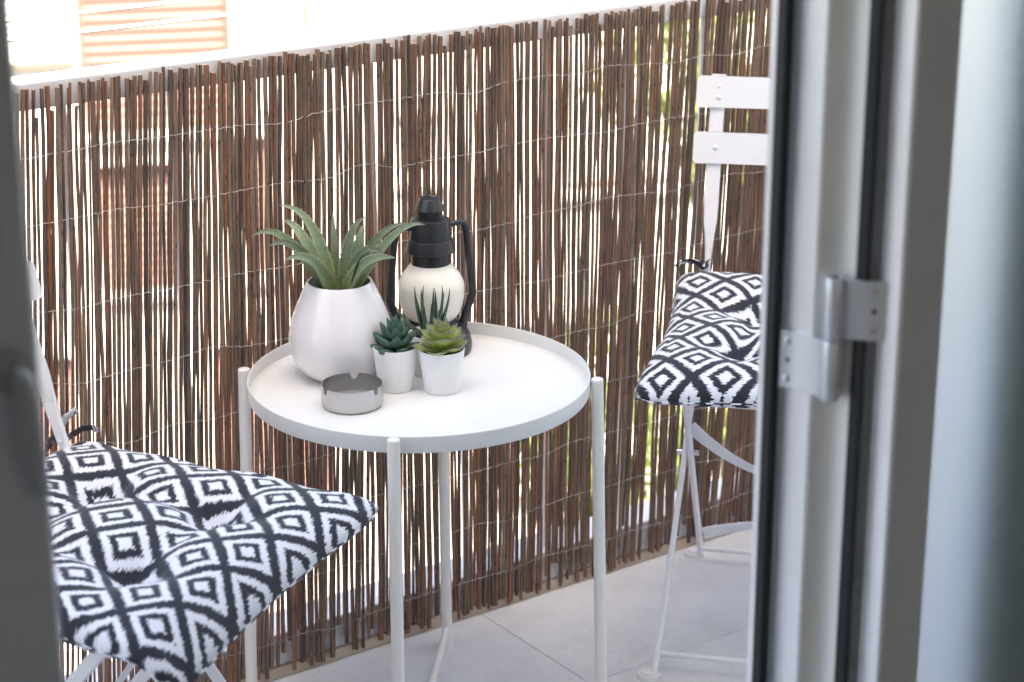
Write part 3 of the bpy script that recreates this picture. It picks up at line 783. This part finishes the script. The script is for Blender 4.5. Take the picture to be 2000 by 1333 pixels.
# light green rosette
p2 = small_pot((-0.0922, 2.540, ZT), 0.0307, 0.0234, 0.0585, 'small white pot with a pale green broad-leaved rosette succulent')
rng = random.Random(9)
for lay, (n, el, ln, hw, z0) in enumerate(((6, 10, .0375, .0150, .056), (6, 27, .033, .0145, .062), (5, 44, .027, .0125, .068), (4, 58, .020, .0092, .075), (3, 74, .014, .0055, .082))):
    for k in range(n):
        az = 6.2832 * (k + 0.45 * lay + 0.3) / n + rng.uniform(-.1, .1); e = R(el + rng.uniform(-5, 5)); l2 = ln * rng.uniform(.92, 1.08)
        hz = Vector((math.cos(az), math.sin(az), 0)); d = hz * math.cos(e) + Vector((0, 0, math.sin(e)))
        base = Vector((0, 0, z0)) + hz * 0.002; tip = base + d * l2 + Vector((0, 0, 0.004)); mid = base + d * l2 * .5 - Vector((0, 0, 0.0015))
        wp = lambda q: (0.30 + 0.70 * math.sin(math.pi * min(1, (q / 0.62)) / 2) ** 1.2) if q < .62 else max(0.03, (1 - ((q - .62) / .38) ** 1.7))
        leaf_blade(base, mid, tip, hw * rng.uniform(.93, 1.07), 0.0026, Vector((-hz.x * math.sin(e), -hz.y * math.sin(e), math.cos(e))), 0, 16, wp, 0.30).build('leaf', M['echeveria_light'], p2, 70)
# spiky one behind
p3 = small_pot((-0.1090, 2.6045, ZT), 0.0300, 0.0230, 0.0585, 'white pot with a spiky dark succulent between the other two pots and the lantern')
rng = random.Random(5)
SP = [(-0.020, 0.0, 0.1235), (-0.012, .012, 0.115), (-0.008, 0.0, 0.1240), (0.006, 0.004, 0.1190), (0.0165, 0.0, 0.1240), (0.0265, 0.0, 0.1200), (-0.0065, -0.016, 0.100), (-0.046, -0.006, 0.099), (0.004, .02, .114), (0.002, -.012, .102), (0.018, .022, .108), (-.02, .02, .106), (.012, -.018, .096)]
for x, y, z in SP:
    d = Vector((x, y, 0)); d = d.normalized()
    base = Vector((0, 0, 0.050)) + d * 0.004; tip = Vector((x, y, z)); mid = base * 0.5 + tip * 0.5 + d * (0.0035) - Vector((0, 0, 0.001 + abs(x) * .05))
    leaf_blade(base, mid, tip, 0.0054, 0.004, Vector((-d.x, -d.y - 0.5, 0.5)), 0, 20, lambda q: (0.9 + 0.1 * min(1, q / .2)) * (1 - q) ** 0.85, 0.3).build('leaf', M['haworthia'], p3, 70)

# ------------------------------------------------------------------ lantern
ln_ = empty('lantern', (-0.111, 2.700, ZT), R(19)); tag(ln_, 'black hurricane lantern with a cream milk glass globe', 'lantern')
mb = MB(); mb.lathe([(0.050, 0.0), (0.054, 0.0015), (0.0555, 0.006), (0.0555, 0.012), (0.053, 0.024), (0.047, 0.034), (0.040, 0.039), (0.034, 0.0415), (0.033, 0.048), (0.028, 0.0485)], 56); mb.f.append(tuple(range(56))); mb.m.append(0)
mb.build('fuel_tank', M['black_plastic'], ln_, 35)
mb = MB(); mb.lathe(smooth_prof([(0.026, 0.044), (0.033, 0.049), (0.0405, 0.060), (0.0447, 0.076), (0.0457, 0.090), (0.0450, 0.099), (0.0400, 0.110), (0.0328, 0.1195), (0.0270, 0.1275)]), 56); mb.build('globe', M['milk'], ln_, 80)
mb = MB(); mb.lathe([(0.0270, 0.1255), (0.0275, 0.127), (0.0268, 0.130), (0.0265, 0.147)], 48); nk = mb.build('collar', M['black_plastic'], ln_, 40)
for a in range(8):
    an = a * math.pi / 4 + 0.25; mb = MB(); c = Vector((math.cos(an), math.sin(an), 0))
    mb.tube([c * 0.0255 + Vector((0, 0, 0.137)), c * 0.0268 + Vector((0, 0, 0.137))], 0.0036, 14); mb.build('vent_hole', M['lantern_hole'], nk)
mb = MB(); mb.lathe([(0.0262, 0.1465), (0.0338, 0.1440), (0.0345, 0.1450), (0.0310, 0.1590), (0.0302, 0.1612), (0.0290, 0.1618), (0.0272, 0.1860), (0.0262, 0.1892), (0.0235, 0.1905), (0.0168, 0.1912)], 56); mb.build('hood', M['black_plastic'], ln_, 30)
mb = MB(); mb.lathe([(0.0165, 0.190), (0.0165, 0.204)], 40); ch = mb.build('chimney', M['black_plastic'], ln_, 40)
for a in range(7):
    an = a * 6.2832 / 7 + 0.5; c = Vector((math.cos(an), math.sin(an), 0)); mb = MB()
    mb.tube([c * 0.0156 + Vector((0, 0, .1975)), c * 0.0168 + Vector((0, 0, .1975))], 0.0027, 12); mb.build('vent_hole', M['dark'], ch)
mb = MB(); mb.lathe([(0.0160, 0.2025), (0.0196, 0.2020), (0.0203, 0.2030), (0.0150, 0.2165), (0.0135, 0.2185), (0.010, 0.2195), (0.002, 0.2200)], 48); mb.build('cap', M['black_plastic'], ln_, 30)
for sx in (-1, 1):
    mb = MB(); pts = [(0.022, 0.178), (0.030, 0.179), (0.042, 0.181), (0.0475, 0.179), (0.0505, 0.172), (0.0535, 0.140), (0.0595, 0.085), (0.0600, 0.078), (0.0575, 0.070), (0.0475, 0.044), (0.0455, 0.036), (0.045, 0.030)]
    mb.tube([(sx * x, 0, z) for x, z in pts], [0.0038, .0038, .004, .0045, .0048, .0050, .0052, .0053, .0053, .0054, .0058, .006], 14); mb.build('side_tube', M['black_plastic'], ln_, 60)
mb = MB(); pts = []
for k in range(26):
    a = k / 25 * 6.2832 * 1.1; pts.append((-0.008 + 0.0065 * math.cos(a), 0.004 * math.sin(a * 0.5), 0.2265 + 0.0062 * math.sin(a)))
pts += [(0.001, 0.002, 0.2235), (0.006, 0.001, 0.2245), (0.010, 0.0, 0.222), (0.0105, 0, 0.2185)]
mb.tube(pts, 0.0007, 6); mb.build('wire_hook', M['black_plastic'], ln_, 60)

# ------------------------------------------------------------------ ashtray
ash = empty('ashtray', (-0.2065, 2.4855, ZT)); tag(ash, 'round brushed steel ashtray with notched rim', 'ashtray')
ra, ha, seg = 0.0397, 0.0300, 120
notch = [math.pi / 2, math.pi / 2 + 2.16, math.pi / 2 - 2.16]
def topz(a):
    for c in notch:
        d = abs((a - c + math.pi) % (2 * math.pi) - math.pi) * ra
        if d < 0.0044: return ha - 0.0085 if d < 0.0034 else ha - 0.0085 * (1 - (d - 0.0034) / 0.001 * .5)
    return ha
out, inn = [], []
for k in range(seg):
    a = 2 * math.pi * k / seg; c_, s_ = math.cos(a), math.sin(a); h = topz(a)
    out.append([(r * c_, r * s_, z) for r, z in ((ra - 0.006, 0), (ra - 0.002, 0.0012), (ra - 0.0004, 0.004), (ra, 0.010), (ra, h), (ra - 0.0009, h), (ra - 0.0009, 0.005), (ra - 0.004, 0.0022), (0.004, 0.0022))])
mb = MB(); mb.quad_grid(out, close_v=True)
nc = len(out[0]); mb.f.append(tuple(k * nc for k in range(seg))); mb.m.append(0); mb.f.append(tuple(k * nc + nc - 1 for k in range(seg))); mb.m.append(0)
mb.build('bowl', M['steel'], ash, 35)
mb = MB(); mb.lathe([(0.0386, 0.0075), (0.0378, 0.0050), (0.0355, 0.0036), (0.0300, 0.0031), (0.006, 0.0031)], 60); mb.f.append(tuple(240 + k for k in range(60))); mb.m.append(0); mb.build('bowl_floor', M['steel_dull'], ash, 60)

# ------------------------------------------------------------------ folding chairs
def make_chair(loc, rz, label):
    ch = empty('folding_chair', loc, rz); tag(ch, label, 'chair', 'white folding bistro chairs')
    W = 0.18; mt = M['chair_white']
    BACK = [(.216, .004), (.10, .145), (-.05, .345), (-.125, .440), (-.150, .480), (-.163, .520), (-.172, .550), (-.180, .585), (-.188, .615), (-.20, .66), (-.222, .74), (-.240, .805)]
    for sy in (-1, 1):
        lat = lambda z: sy * (W - 0.014 * min(1, z / .45))
        mb = MB(); pts = [(x, lat(z), z) for x, z in BACK]
        fz = lambda i: max(0.0, min(1.0, (BACK[i][1] - .525) / .085))
        def wd(i):
            f = fz(i); f = f * f * (3 - 2 * f); a = f * math.pi / 2
            return (math.cos(a), sy * math.sin(a), 0.2 * math.cos(a))
        mb.sweep_rect(pts, lambda i: 0.016 + 0.006 * fz(i), lambda i: 0.0075 - 0.0035 * fz(i), wd); mb.build('back_upright', mt, ch, 35)
        mb = MB(); lat2 = lambda z: sy * (W - 0.009 - 0.012 * min(1, z / .45))
        FL = [(-.218, .004), (-.1, .145), (0.0, .266), (.12, .412), (.135, .43)]
        mb.sweep_rect([(x, lat2(z) - sy * 0.001, z) for x, z in FL], 0.016, 0.007, lambda i: (1, 0, 0.6)); mb.build('leg', mt, ch, 35)
        mb = MB(); mb.tube([(0.0, sy * (W + 0.004), 0.272), (0.0, sy * (W - 0.03), 0.272)], 0.0045, 12); mb.build('pivot_bolt', M['screw'], ch, 40)
        mb = MB(); mb.sweep_rect([(-.135, sy * (W - .026), .437), (.0, sy * (W - .026), .433), (.175, sy * (W - .026), .437)], 0.014, 0.006, lambda i: (0, 0, 1)); mb.build('seat_rail', mt, ch, 35)
        for fx in (.216, -.218):
            mb = MB(); y0 = sy * (W + 0.004 - (0.009 if fx < 0 else 0))
            poly = [(fx + 0.013 * math.cos(q), y0 + sy * (0.004 + 0.017 * math.sin(q)) - 0.0) for q in [k * 6.2832 / 20 for k in range(20)]]
            if sy < 0: poly = poly[::-1]
            mb.prism(poly, 0.0, 0.006); mb.prism([((x - fx) * .8 + fx, (y - y0) * .8 + y0) for x, y in poly], 0.006, 0.0105)
            mb.build('foot_pad', M['pot_white'], ch, 35)
    for fx, z, w_ in ((.195, .030, W - .004), (-.200, .022, W - .013)):
        mb = MB(); mb.tube([(fx, -w_, z), (fx, w_, z)], 0.0042, 12); mb.build('floor_rod', mt, ch, 50)
    # two arched blade stretchers between the legs
    for (fx, z, dz, w_) in ((-.022, .305, -.075, W - .012), (-.175, .060, .030, W - .018)):
        mb = MB(); pts = []
        for k in range(17):
            u = -1 + k / 8; pts.append((fx, w_ * u, z + dz * (1 - u * u)))
        mb.sweep_rect(pts, lambda i: 0.008 + 0.014 * abs(-1 + i / 8) ** 1.3, 0.003, lambda i: (0.15, 0, 1)); mb.build('stretcher', mt, ch, 35)
    # seat slats
    for k in range(6):
        x0 = -0.125 + k * 0.052; mb = MB()
        mb.sweep_rect([(x0 + 0.021, -W - .002, .4445), (x0 + 0.021, -.1, .442), (x0 + 0.021, .1, .442), (x0 + 0.021, W + .002, .4445)], 0.042, 0.003, lambda i: (1, 0, 0)); mb.build('seat_slat', mt, ch, 35)
    mb = MB(); mb.sweep_rect([(.186, -W + .01, .437), (.196, -.1, .434), (.196, .1, .434), (.186, W - .01, .437)], 0.022, 0.003, lambda i: (0.1, 0, 1)); mb.build('seat_front_rail', mt, ch, 35)
    # backrest slats with rounded ends and rivets
    for zc, xc, hh, nriv in ((.780, -.2295, .0235, 2), (.697, -.2065, .0235, 1)):
        mb = MB(); A = W + 0.018; rc = 0.007; outl = []
        for cx, cz, a0 in ((A - rc, hh - rc, 0), (-A + rc, hh - rc, 90), (-A + rc, -hh + rc, 180), (A - rc, -hh + rc, 270)):
            for k in range(5): a = R(a0 + k * 22.5); outl.append((cx + rc * math.cos(a), cz + rc * math.sin(a)))
        def put(y, z, off): return (xc + 0.0055 + off - 0.25 * z - 0.012 * (1 - (y / A) ** 2), y, zc + z)
        # split lengthwise so that the slat can follow a gentle curve
        ys = [-A + rc + (2 * A - 2 * rc) * k / 12 for k in range(13)]
        left = [p for p in outl if p[0] <= -A + rc + 1e-6]; right = [p for p in outl if p[0] >= A - rc - 1e-6]
        rows = []
        n = len(outl); b = len(mb.v)
        full = [(y, hh) for y in reversed(ys)]
        loop = right[:0]
        loop = [(A - rc, -hh)] + [q for q in outl[15:20]] + [q for q in outl[0:5]] + [(y, hh) for y in reversed(ys[1:-1])] + outl[5:10] + outl[10:15] + [(y, -hh) for y in ys[1:-1]]
        loop = loop[1:]
        nl = len(loop); mb.v += [put(y, z, 0.0012) for y, z in loop] + [put(y, z, -0.0012) for y, z in loop]
        for k in range(nl): mb.f.append((k, (k + 1) % nl, nl + (k + 1) % nl, nl + k)); mb.m.append(0)
        mb.f.append(tuple(range(nl))); mb.m.append(0); mb.f.append(tuple(nl + k for k in range(nl))); mb.m.append(0)
        sl_ = mb.build('back_slat', mt, ch, 30)
        for sy in (-1, 1):
            for q in range(nriv):
                zo = 0 if nriv == 1 else (0.0085 if q else -0.0085); y0 = sy * (W - 0.016)
                c = Vector(put(y0, zo, 0.0012)); mb = MB(); rows = []
                for rr_, hh_ in ((.0043, -.0005), (.0040, .0008), (.0030, .0019), (.0016, .0026), (.0003, .0028)):
                    rows.append([(c.x + hh_, c.y + rr_ * math.cos(6.2832 * k / 14), c.z + rr_ * math.sin(6.2832 * k / 14)) for k in range(14)])
                mb.quad_grid(rows, close_u=True); mb.build('rivet', mt, sl_, 60)
    return ch

def make_cushion(loc, rz, mat, label, back_rise, tip_drop, seed, tie_sides, A=0.218, tie_h=1.0):
    c = empty('seat_cushion', loc, rz); tag(c, label, 'cushion', 'tufted ikat seat cushions')
    rg = random.Random(seed); n = 72
    tufts = [(x, y) for x in (-.36, .36) for y in (-.36, .36)]
    ph = [rg.uniform(0, 6.28) for _ in range(8)]
    def surf(u, v, top):
        pin = 0.07
        x = A * u * (1 - pin * (1 - v * v) * abs(u) ** 3); y = A * v * (1 - pin * (1 - u * u) * abs(v) ** 3)
        e = max(0.0, (1 - abs(u) ** 3.2)) ** 0.44 * max(0.0, (1 - abs(v) ** 3.2)) ** 0.44
        cut = 1 - 0.045 * (abs(u) * abs(v)) ** 8; x *= cut; y *= cut
        if top:
            z = 0.028 + 0.042 * e
            dim = 0.0; 
            for a, b in tufts:
                d2 = (u - a) ** 2 + (v - b) ** 2
                dim += 0.018 * math.exp(-d2 / (2 * 0.10 ** 2)) + 0.010 * math.exp(-d2 / (2 * 0.2 ** 2))
                an = math.atan2(v - b, u - a); dim += 0.0035 * math.exp(-d2 / (2 * .2 ** 2)) * max(0, math.cos(5 * an + ph[0] + a * 7 + b * 3)) * min(1, d2 / .01)
            # pulled creases between tufts
            for q in (-.36, .36):
                dim += 0.011 * math.exp(-(u - q) ** 2 / (2 * .065 ** 2)) * max(0, 1 - (abs(v) / .8) ** 4) + 0.011 * math.exp(-(v - q) ** 2 / (2 * .065 ** 2)) * max(0, 1 - (abs(u) / .8) ** 4)
            z -= min(dim, 0.042) * (0.35 + .65 * e)
            z += 0.0016 * math.sin(9 * u + ph[1]) * math.sin(8 * v + ph[2]) * e
        else:
            z = 0.028 - 0.0262 * max(0.0, (1 - abs(u) ** 4)) ** .5 * max(0.0, (1 - abs(v) ** 4)) ** .5
        z += 0.0022 * math.sin(11 * u * (abs(v) > .9) + ph[3])
        z += back_rise * max(0.0, (-u - 0.25) / 0.75) ** 1.4
        z -= tip_drop * max(0.0, (u - 0.72) / 0.28) ** 1.6 * (1.0 - v) * 0.8
        return (x, y, z)
    mb = MB(); mb.uv = []
    G = [-1 + 2 * i / n for i in range(n + 1)]
    g = [math.copysign(abs(t) ** 0.88, t) for t in G]
    idx = {}
    for top in (True, False):
        for i, u in enumerate(g):
            for j, v in enumerate(g):
                edge = i in (0, n) or j in (0, n)
                if not top and edge: idx[(top, i, j)] = idx[(True, i, j)]; continue
                idx[(top, i, j)] = len(mb.v); mb.v.append(surf(u, v, top)); mb.uv.append((A * u, A * v))
        for i in range(n):
            for j in range(n):
                q = [idx[(top, i, j)], idx[(top, i + 1, j)], idx[(top, i + 1, j + 1)], idx[(top, i, j + 1)]]
                mb.f.append(tuple(q if top else reversed(q))); mb.m.append(0)
    mb.build('cover', mat, c, 180)
    # piped seam
    pts = [surf(-1 + 2 * k / 30, -1, True) for k in range(30)] + [surf(1, -1 + 2 * k / 30, True) for k in range(30)] + [surf(1 - 2 * k / 30, 1, True) for k in range(30)] + [surf(-1, 1 - 2 * k / 30, True) for k in range(31)]
    mb = MB(); mb.tube(pts, 0.0011, 6); mb.uv = [(v[0] * 1.0, v[1]) for v in mb.v]; mb.build('seam', mat, c, 60)
    # fabric ties at the back corners, knotted round the uprights
    for sy in tie_sides:
        k0 = Vector(surf(-.93, .80 * sy, True)) + Vector((-.004, 0, .004))
        mb = MB(); mb.uv = []
        def ribbon(pts, wdt):
            def wdf(i): return (0.35, 0.9 * math.cos(i * .5), .5 + .4 * math.sin(i * .6))
            mb.sweep_rect(pts, wdt, 0.0014, wdf)
        ribbon([k0, k0 + Vector((-.010, .006 * sy, .018 * tie_h)), k0 + Vector((-.006, .016 * sy, .036 * tie_h)), k0 + Vector((.004, .026 * sy, .048 * tie_h))], 0.009)
        ribbon([k0, k0 + Vector((.006, .010 * sy, .010)), k0 + Vector((.014, .022 * sy, .016)), k0 + Vector((.020, .034 * sy, .014)), k0 + Vector((.024, .040 * sy, .007))], 0.008)
        ribbon([k0, k0 + Vector((-.012, -.004 * sy, .010)), k0 + Vector((-.022, -.002 * sy, .004)), k0 + Vector((-.026, .006 * sy, -.012))], 0.008)
        mb.tube([k0 + Vector((-.002, -.006 * sy, .004)), k0 + Vector((0, 0, .007)), k0 + Vector((.001, .007 * sy, .004))], [.003, .006, .003], 8)
        mb.uv = [(v[0] * 1.3 + .02, v[1] * 1.3) for v in mb.v]
        mb.build('tie', mat, c, 60)
    return c

fR = math.atan2(-.975, -.22); fL = R(-25.5)
def rel(org, ang, f, l, z): return (org[0] + math.cos(ang) * f - math.sin(ang) * l, org[1] + math.sin(ang) * f + math.cos(ang) * l, z)
cR = (0.2545 + .18 * .975, 2.898 - .18 * .22, 0)
cL = (-0.489, 2.158, 0)
cLc = (-0.517, 2.158, 0)
make_chair(cR, fR, 'white folding metal chair on the far side of the table, beside the folding door')
make_chair(cL, fL, 'white folding metal chair beside the grey door with the handle')
make_cushion(rel(cR, fR, .070, .008, .4445), fR, M['ikat2'], 'black and white ikat cushion on the chair beyond the table', 0.036, 0.010, 3, (-1, 1), 0.222, 0.25)
make_cushion(rel(cLc, fL, .078, 0, .4445), fL, M['ikat1'], 'black and white ikat cushion on the chair next to the grey door', 0.006, 0.022, 8, (-1, 1), 0.227, 0.8)

# ------------------------------------------------------------------ doors
DH = 2.3
# grey leaf on the left with a lever handle
dl = bal('balcony_door'); tag(dl, 'grey balcony door leaf seen from the room, lever handle hanging down', 'door')
mb = MB()
mb.prism([(-1.335, 1.185), (-1.2365, 1.185), (-1.2325, 1.189), (-1.2325, 1.226), (-1.2365, 1.23), (-1.335, 1.23)], 0.012, DH); mb.build('stile', M['door_face'], dl)
mb = MB(); mb.box(-2.08, -1.98, 1.185, 1.23, 0.012, DH); mb.build('stile', M['door_face'], dl)
mb = MB(); mb.box(-1.98, -1.335, 1.187, 1.228, 0.012, 0.13); mb.build('bottom_rail', M['door_face'], dl)
mb = MB(); mb.box(-1.98, -1.335, 1.187, 1.228, DH - .1, DH); mb.build('top_rail', M['door_face'], dl)
mb = MB(); mb.box(-1.98, -1.335, 1.200, 1.212, 0.13, DH - .1); mb.build('pane', M['glass'], dl)
hx, hz = -1.2530, 1.004
mb = MB(); mb.tube([(hx, 1.1852, hz), (hx, 1.180, hz)], [0.016, 0.0145], 28); hd = mb.build('handle', M['handle'], dl, 40)
mb = MB(); mb.tube([(hx, 1.181, hz), (hx, 1.170, hz), (hx, 1.165, hz - .002), (hx, 1.1625, hz - .009), (hx + .001, 1.1625, hz - .042), (hx + .005, 1.164, hz - .076), (hx + .006, 1.166, hz - .081)], [.006, .006, .0066, .007, .0072, .0062, .003], 18); mb.build('lever', M['handle'], hd, 60)

# right: jamb and folded leaf, stepped aluminium profiles with gaskets
fd = bal('folding_door', -0.004); tag(fd, 'pale aluminium folding door edge with black gaskets, hinge and frosted pane', 'door')
def prof_part(name, poly, mat, z0=0.004, z1=DH, parent=fd):
    mb = MB(); mb.prism(poly, z0, z1); o = mb.build(name, mat, parent, 30); return o
# jamb profile
jamb = prof_part('jamb', [(-0.5265, 1.272), (-0.5275, 1.2705), (-0.5275, 1.2640), (-0.5250, 1.2632), (-0.5200, 1.2560), (-0.5180, 1.2539), (-0.5150, 1.2539), (-0.5137, 1.2526), (-0.5137, 1.2190), (-0.5125, 1.2177), (-0.505, 1.2177), (-0.48, 1.2195), (-0.48, 1.272)], M['alu'])
prof_part('gasket', [(-0.5272, 1.2632), (-0.5272, 1.2540), (-0.5255, 1.2530), (-0.5190, 1.2535), (-0.5190, 1.2632)], M['gasket'])
prof_part('channel', [(-0.5188, 1.2535), (-0.5188, 1.2516), (-0.5139, 1.2516), (-0.5139, 1.2535)], M['alu_grey'])
# rounded beige mullion between jamb and leaf
poly = [(-0.5120, 1.2174)] + [(-0.4905 + 0.0139 * math.cos(R(a)), 1.2156 + 0.012 * math.sin(R(a))) for a in (-100, -80, -60, -42, -26, -12, 0)] + [(-0.4766, 1.228), (-0.5120, 1.228)]
poly = [(-0.5125, 1.2172), (-0.5055, 1.2140), (-0.5015, 1.2108), (-0.4980, 1.2070), (-0.4955, 1.2020), (-0.4938, 1.1965), (-0.4930, 1.1915), (-0.4930, 1.226), (-0.5125, 1.226)]
prof_part('mullion', poly, M['alu_beige'])
# leaf edge
prof_part('gasket', [(-0.4925, 1.206), (-0.4925, 1.1830), (-0.4910, 1.1800), (-0.4855, 1.1820), (-0.4855, 1.206)], M['gasket'])
prof_part('channel', [(-0.4857, 1.1990), (-0.4857, 1.1870), (-0.4780, 1.1880), (-0.4767, 1.1990)], M['alu_grey'])
leafp = prof_part('leaf_edge', [(-0.4780, 1.206), (-0.4780, 1.1760), (-0.4765, 1.1739), (-0.4755, 1.1560), (-0.4740, 1.1545), (-0.4725, 1.1540), (-0.4725, 1.206)], M['alu'])
prof_part('leaf_stile', [(-0.4723, 1.1548), (-0.4235, 1.1548), (-0.4217, 1.1575), (-0.4217, 1.200), (-0.4723, 1.200)], M['alu_dark'])
mb = MB(); mb.box(-0.4215, 0.32, 1.170, 1.176, 0.10, DH - .1); pane = mb.build('frosted_pane', M['frosted'], fd)
prof_part('leaf_stile', [(0.322, 1.1548), (0.40, 1.1548), (0.40, 1.200), (0.322, 1.200)], M['alu_dark'])
mb = MB(); mb.box(-0.4215, 0.32, 1.156, 1.198, 0.004, 0.098); mb.build('bottom_rail', M['alu_dark'], fd)
mb = MB(); mb.box(-0.4215, 0.32, 1.156, 1.198, DH - .098, DH); mb.build('top_rail', M['alu_dark'], fd)
sh = MB(); sh.box(-0.336, 0.38, 1.196, 1.212, 0.01, DH)  # panel added to keep daylight off the right part of the pane
tag(place(sh.build('light_block_panel', M['light_block'])), 'grey green panel added behind the frosted pane to block light', 'shutter')
# hinge
kx, ky = -0.5065, 1.2020
def ribbon_part(name, line, th, z0, z1, parent, mat):
    pl = [Vector((x, y, 0)) for x, y in line]; outs, ins = [], []
    for i, p in enumerate(pl):
        t = (pl[min(i + 1, len(pl) - 1)] - pl[max(i - 1, 0)]).normalized(); nn = Vector((t.y, -t.x, 0)) * th / 2
        outs.append((p.x + nn.x, p.y + nn.y)); ins.append((p.x - nn.x, p.y - nn.y))
    mb = MB(); mb.prism(outs + ins[::-1], z0, z1); return mb.build(name, mat, parent, 35)
hg = prof_part('hinge', [(kx + .0032 * math.cos(k * .5236), ky + .0032 * math.sin(k * .5236)) for k in range(12)], M['dark'], 0.8160, 0.9275)
for z0, z1 in ((0.8725, 0.9270), (0.8165, 0.8712)):
    mb = MB(); mb.tube([(kx, ky, z0), (kx, ky, z0 + .001), (kx, ky, z1 - .001), (kx, ky, z1)], [.0078, .0085, .0085, .0078], 28); mb.build('knuckle', M['hinge'], hg, 40)
ribbon_part('hinge_plate', [(kx + .006, ky - .006), (-0.4955, 1.1880), (-0.4895, 1.1790), (-0.4820, 1.1740), (-0.4755, 1.1705)], .0035, 0.8735, 0.9262, hg, M['hinge'])
ribbon_part('hinge_plate', [(kx - .006, ky + .004), (-0.5110, 1.2135), (-0.5150, 1.2330), (-0.5165, 1.2420), (-0.5215, 1.2500)], .0035, 0.8175, 0.8702, hg, M['hinge'])
def screw(x, y, nx, ny, z, r=.0034, mat='screw'):
    mb = MB(); n_ = Vector((nx, ny, 0)).normalized(); c = Vector((x, y, z))
    mb.tube([c - n_ * .001, c + n_ * .0020, c + n_ * .0032], [r, r, r * .55], 16); mb.build('screw', M[mat], hg, 50)
for dz in (-.0175, .0175): screw(-0.4855, 1.1752, -.55, -.84, 0.8998 + dz); screw(-0.5178, 1.2440, -.8, -.6, 0.8438 + dz)
screw(-0.4855, 1.1752, -.55, -.84, 0.8998, .002, 'dark'); screw(-0.5178, 1.2440, -.8, -.6, 0.8438, .002, 'dark')
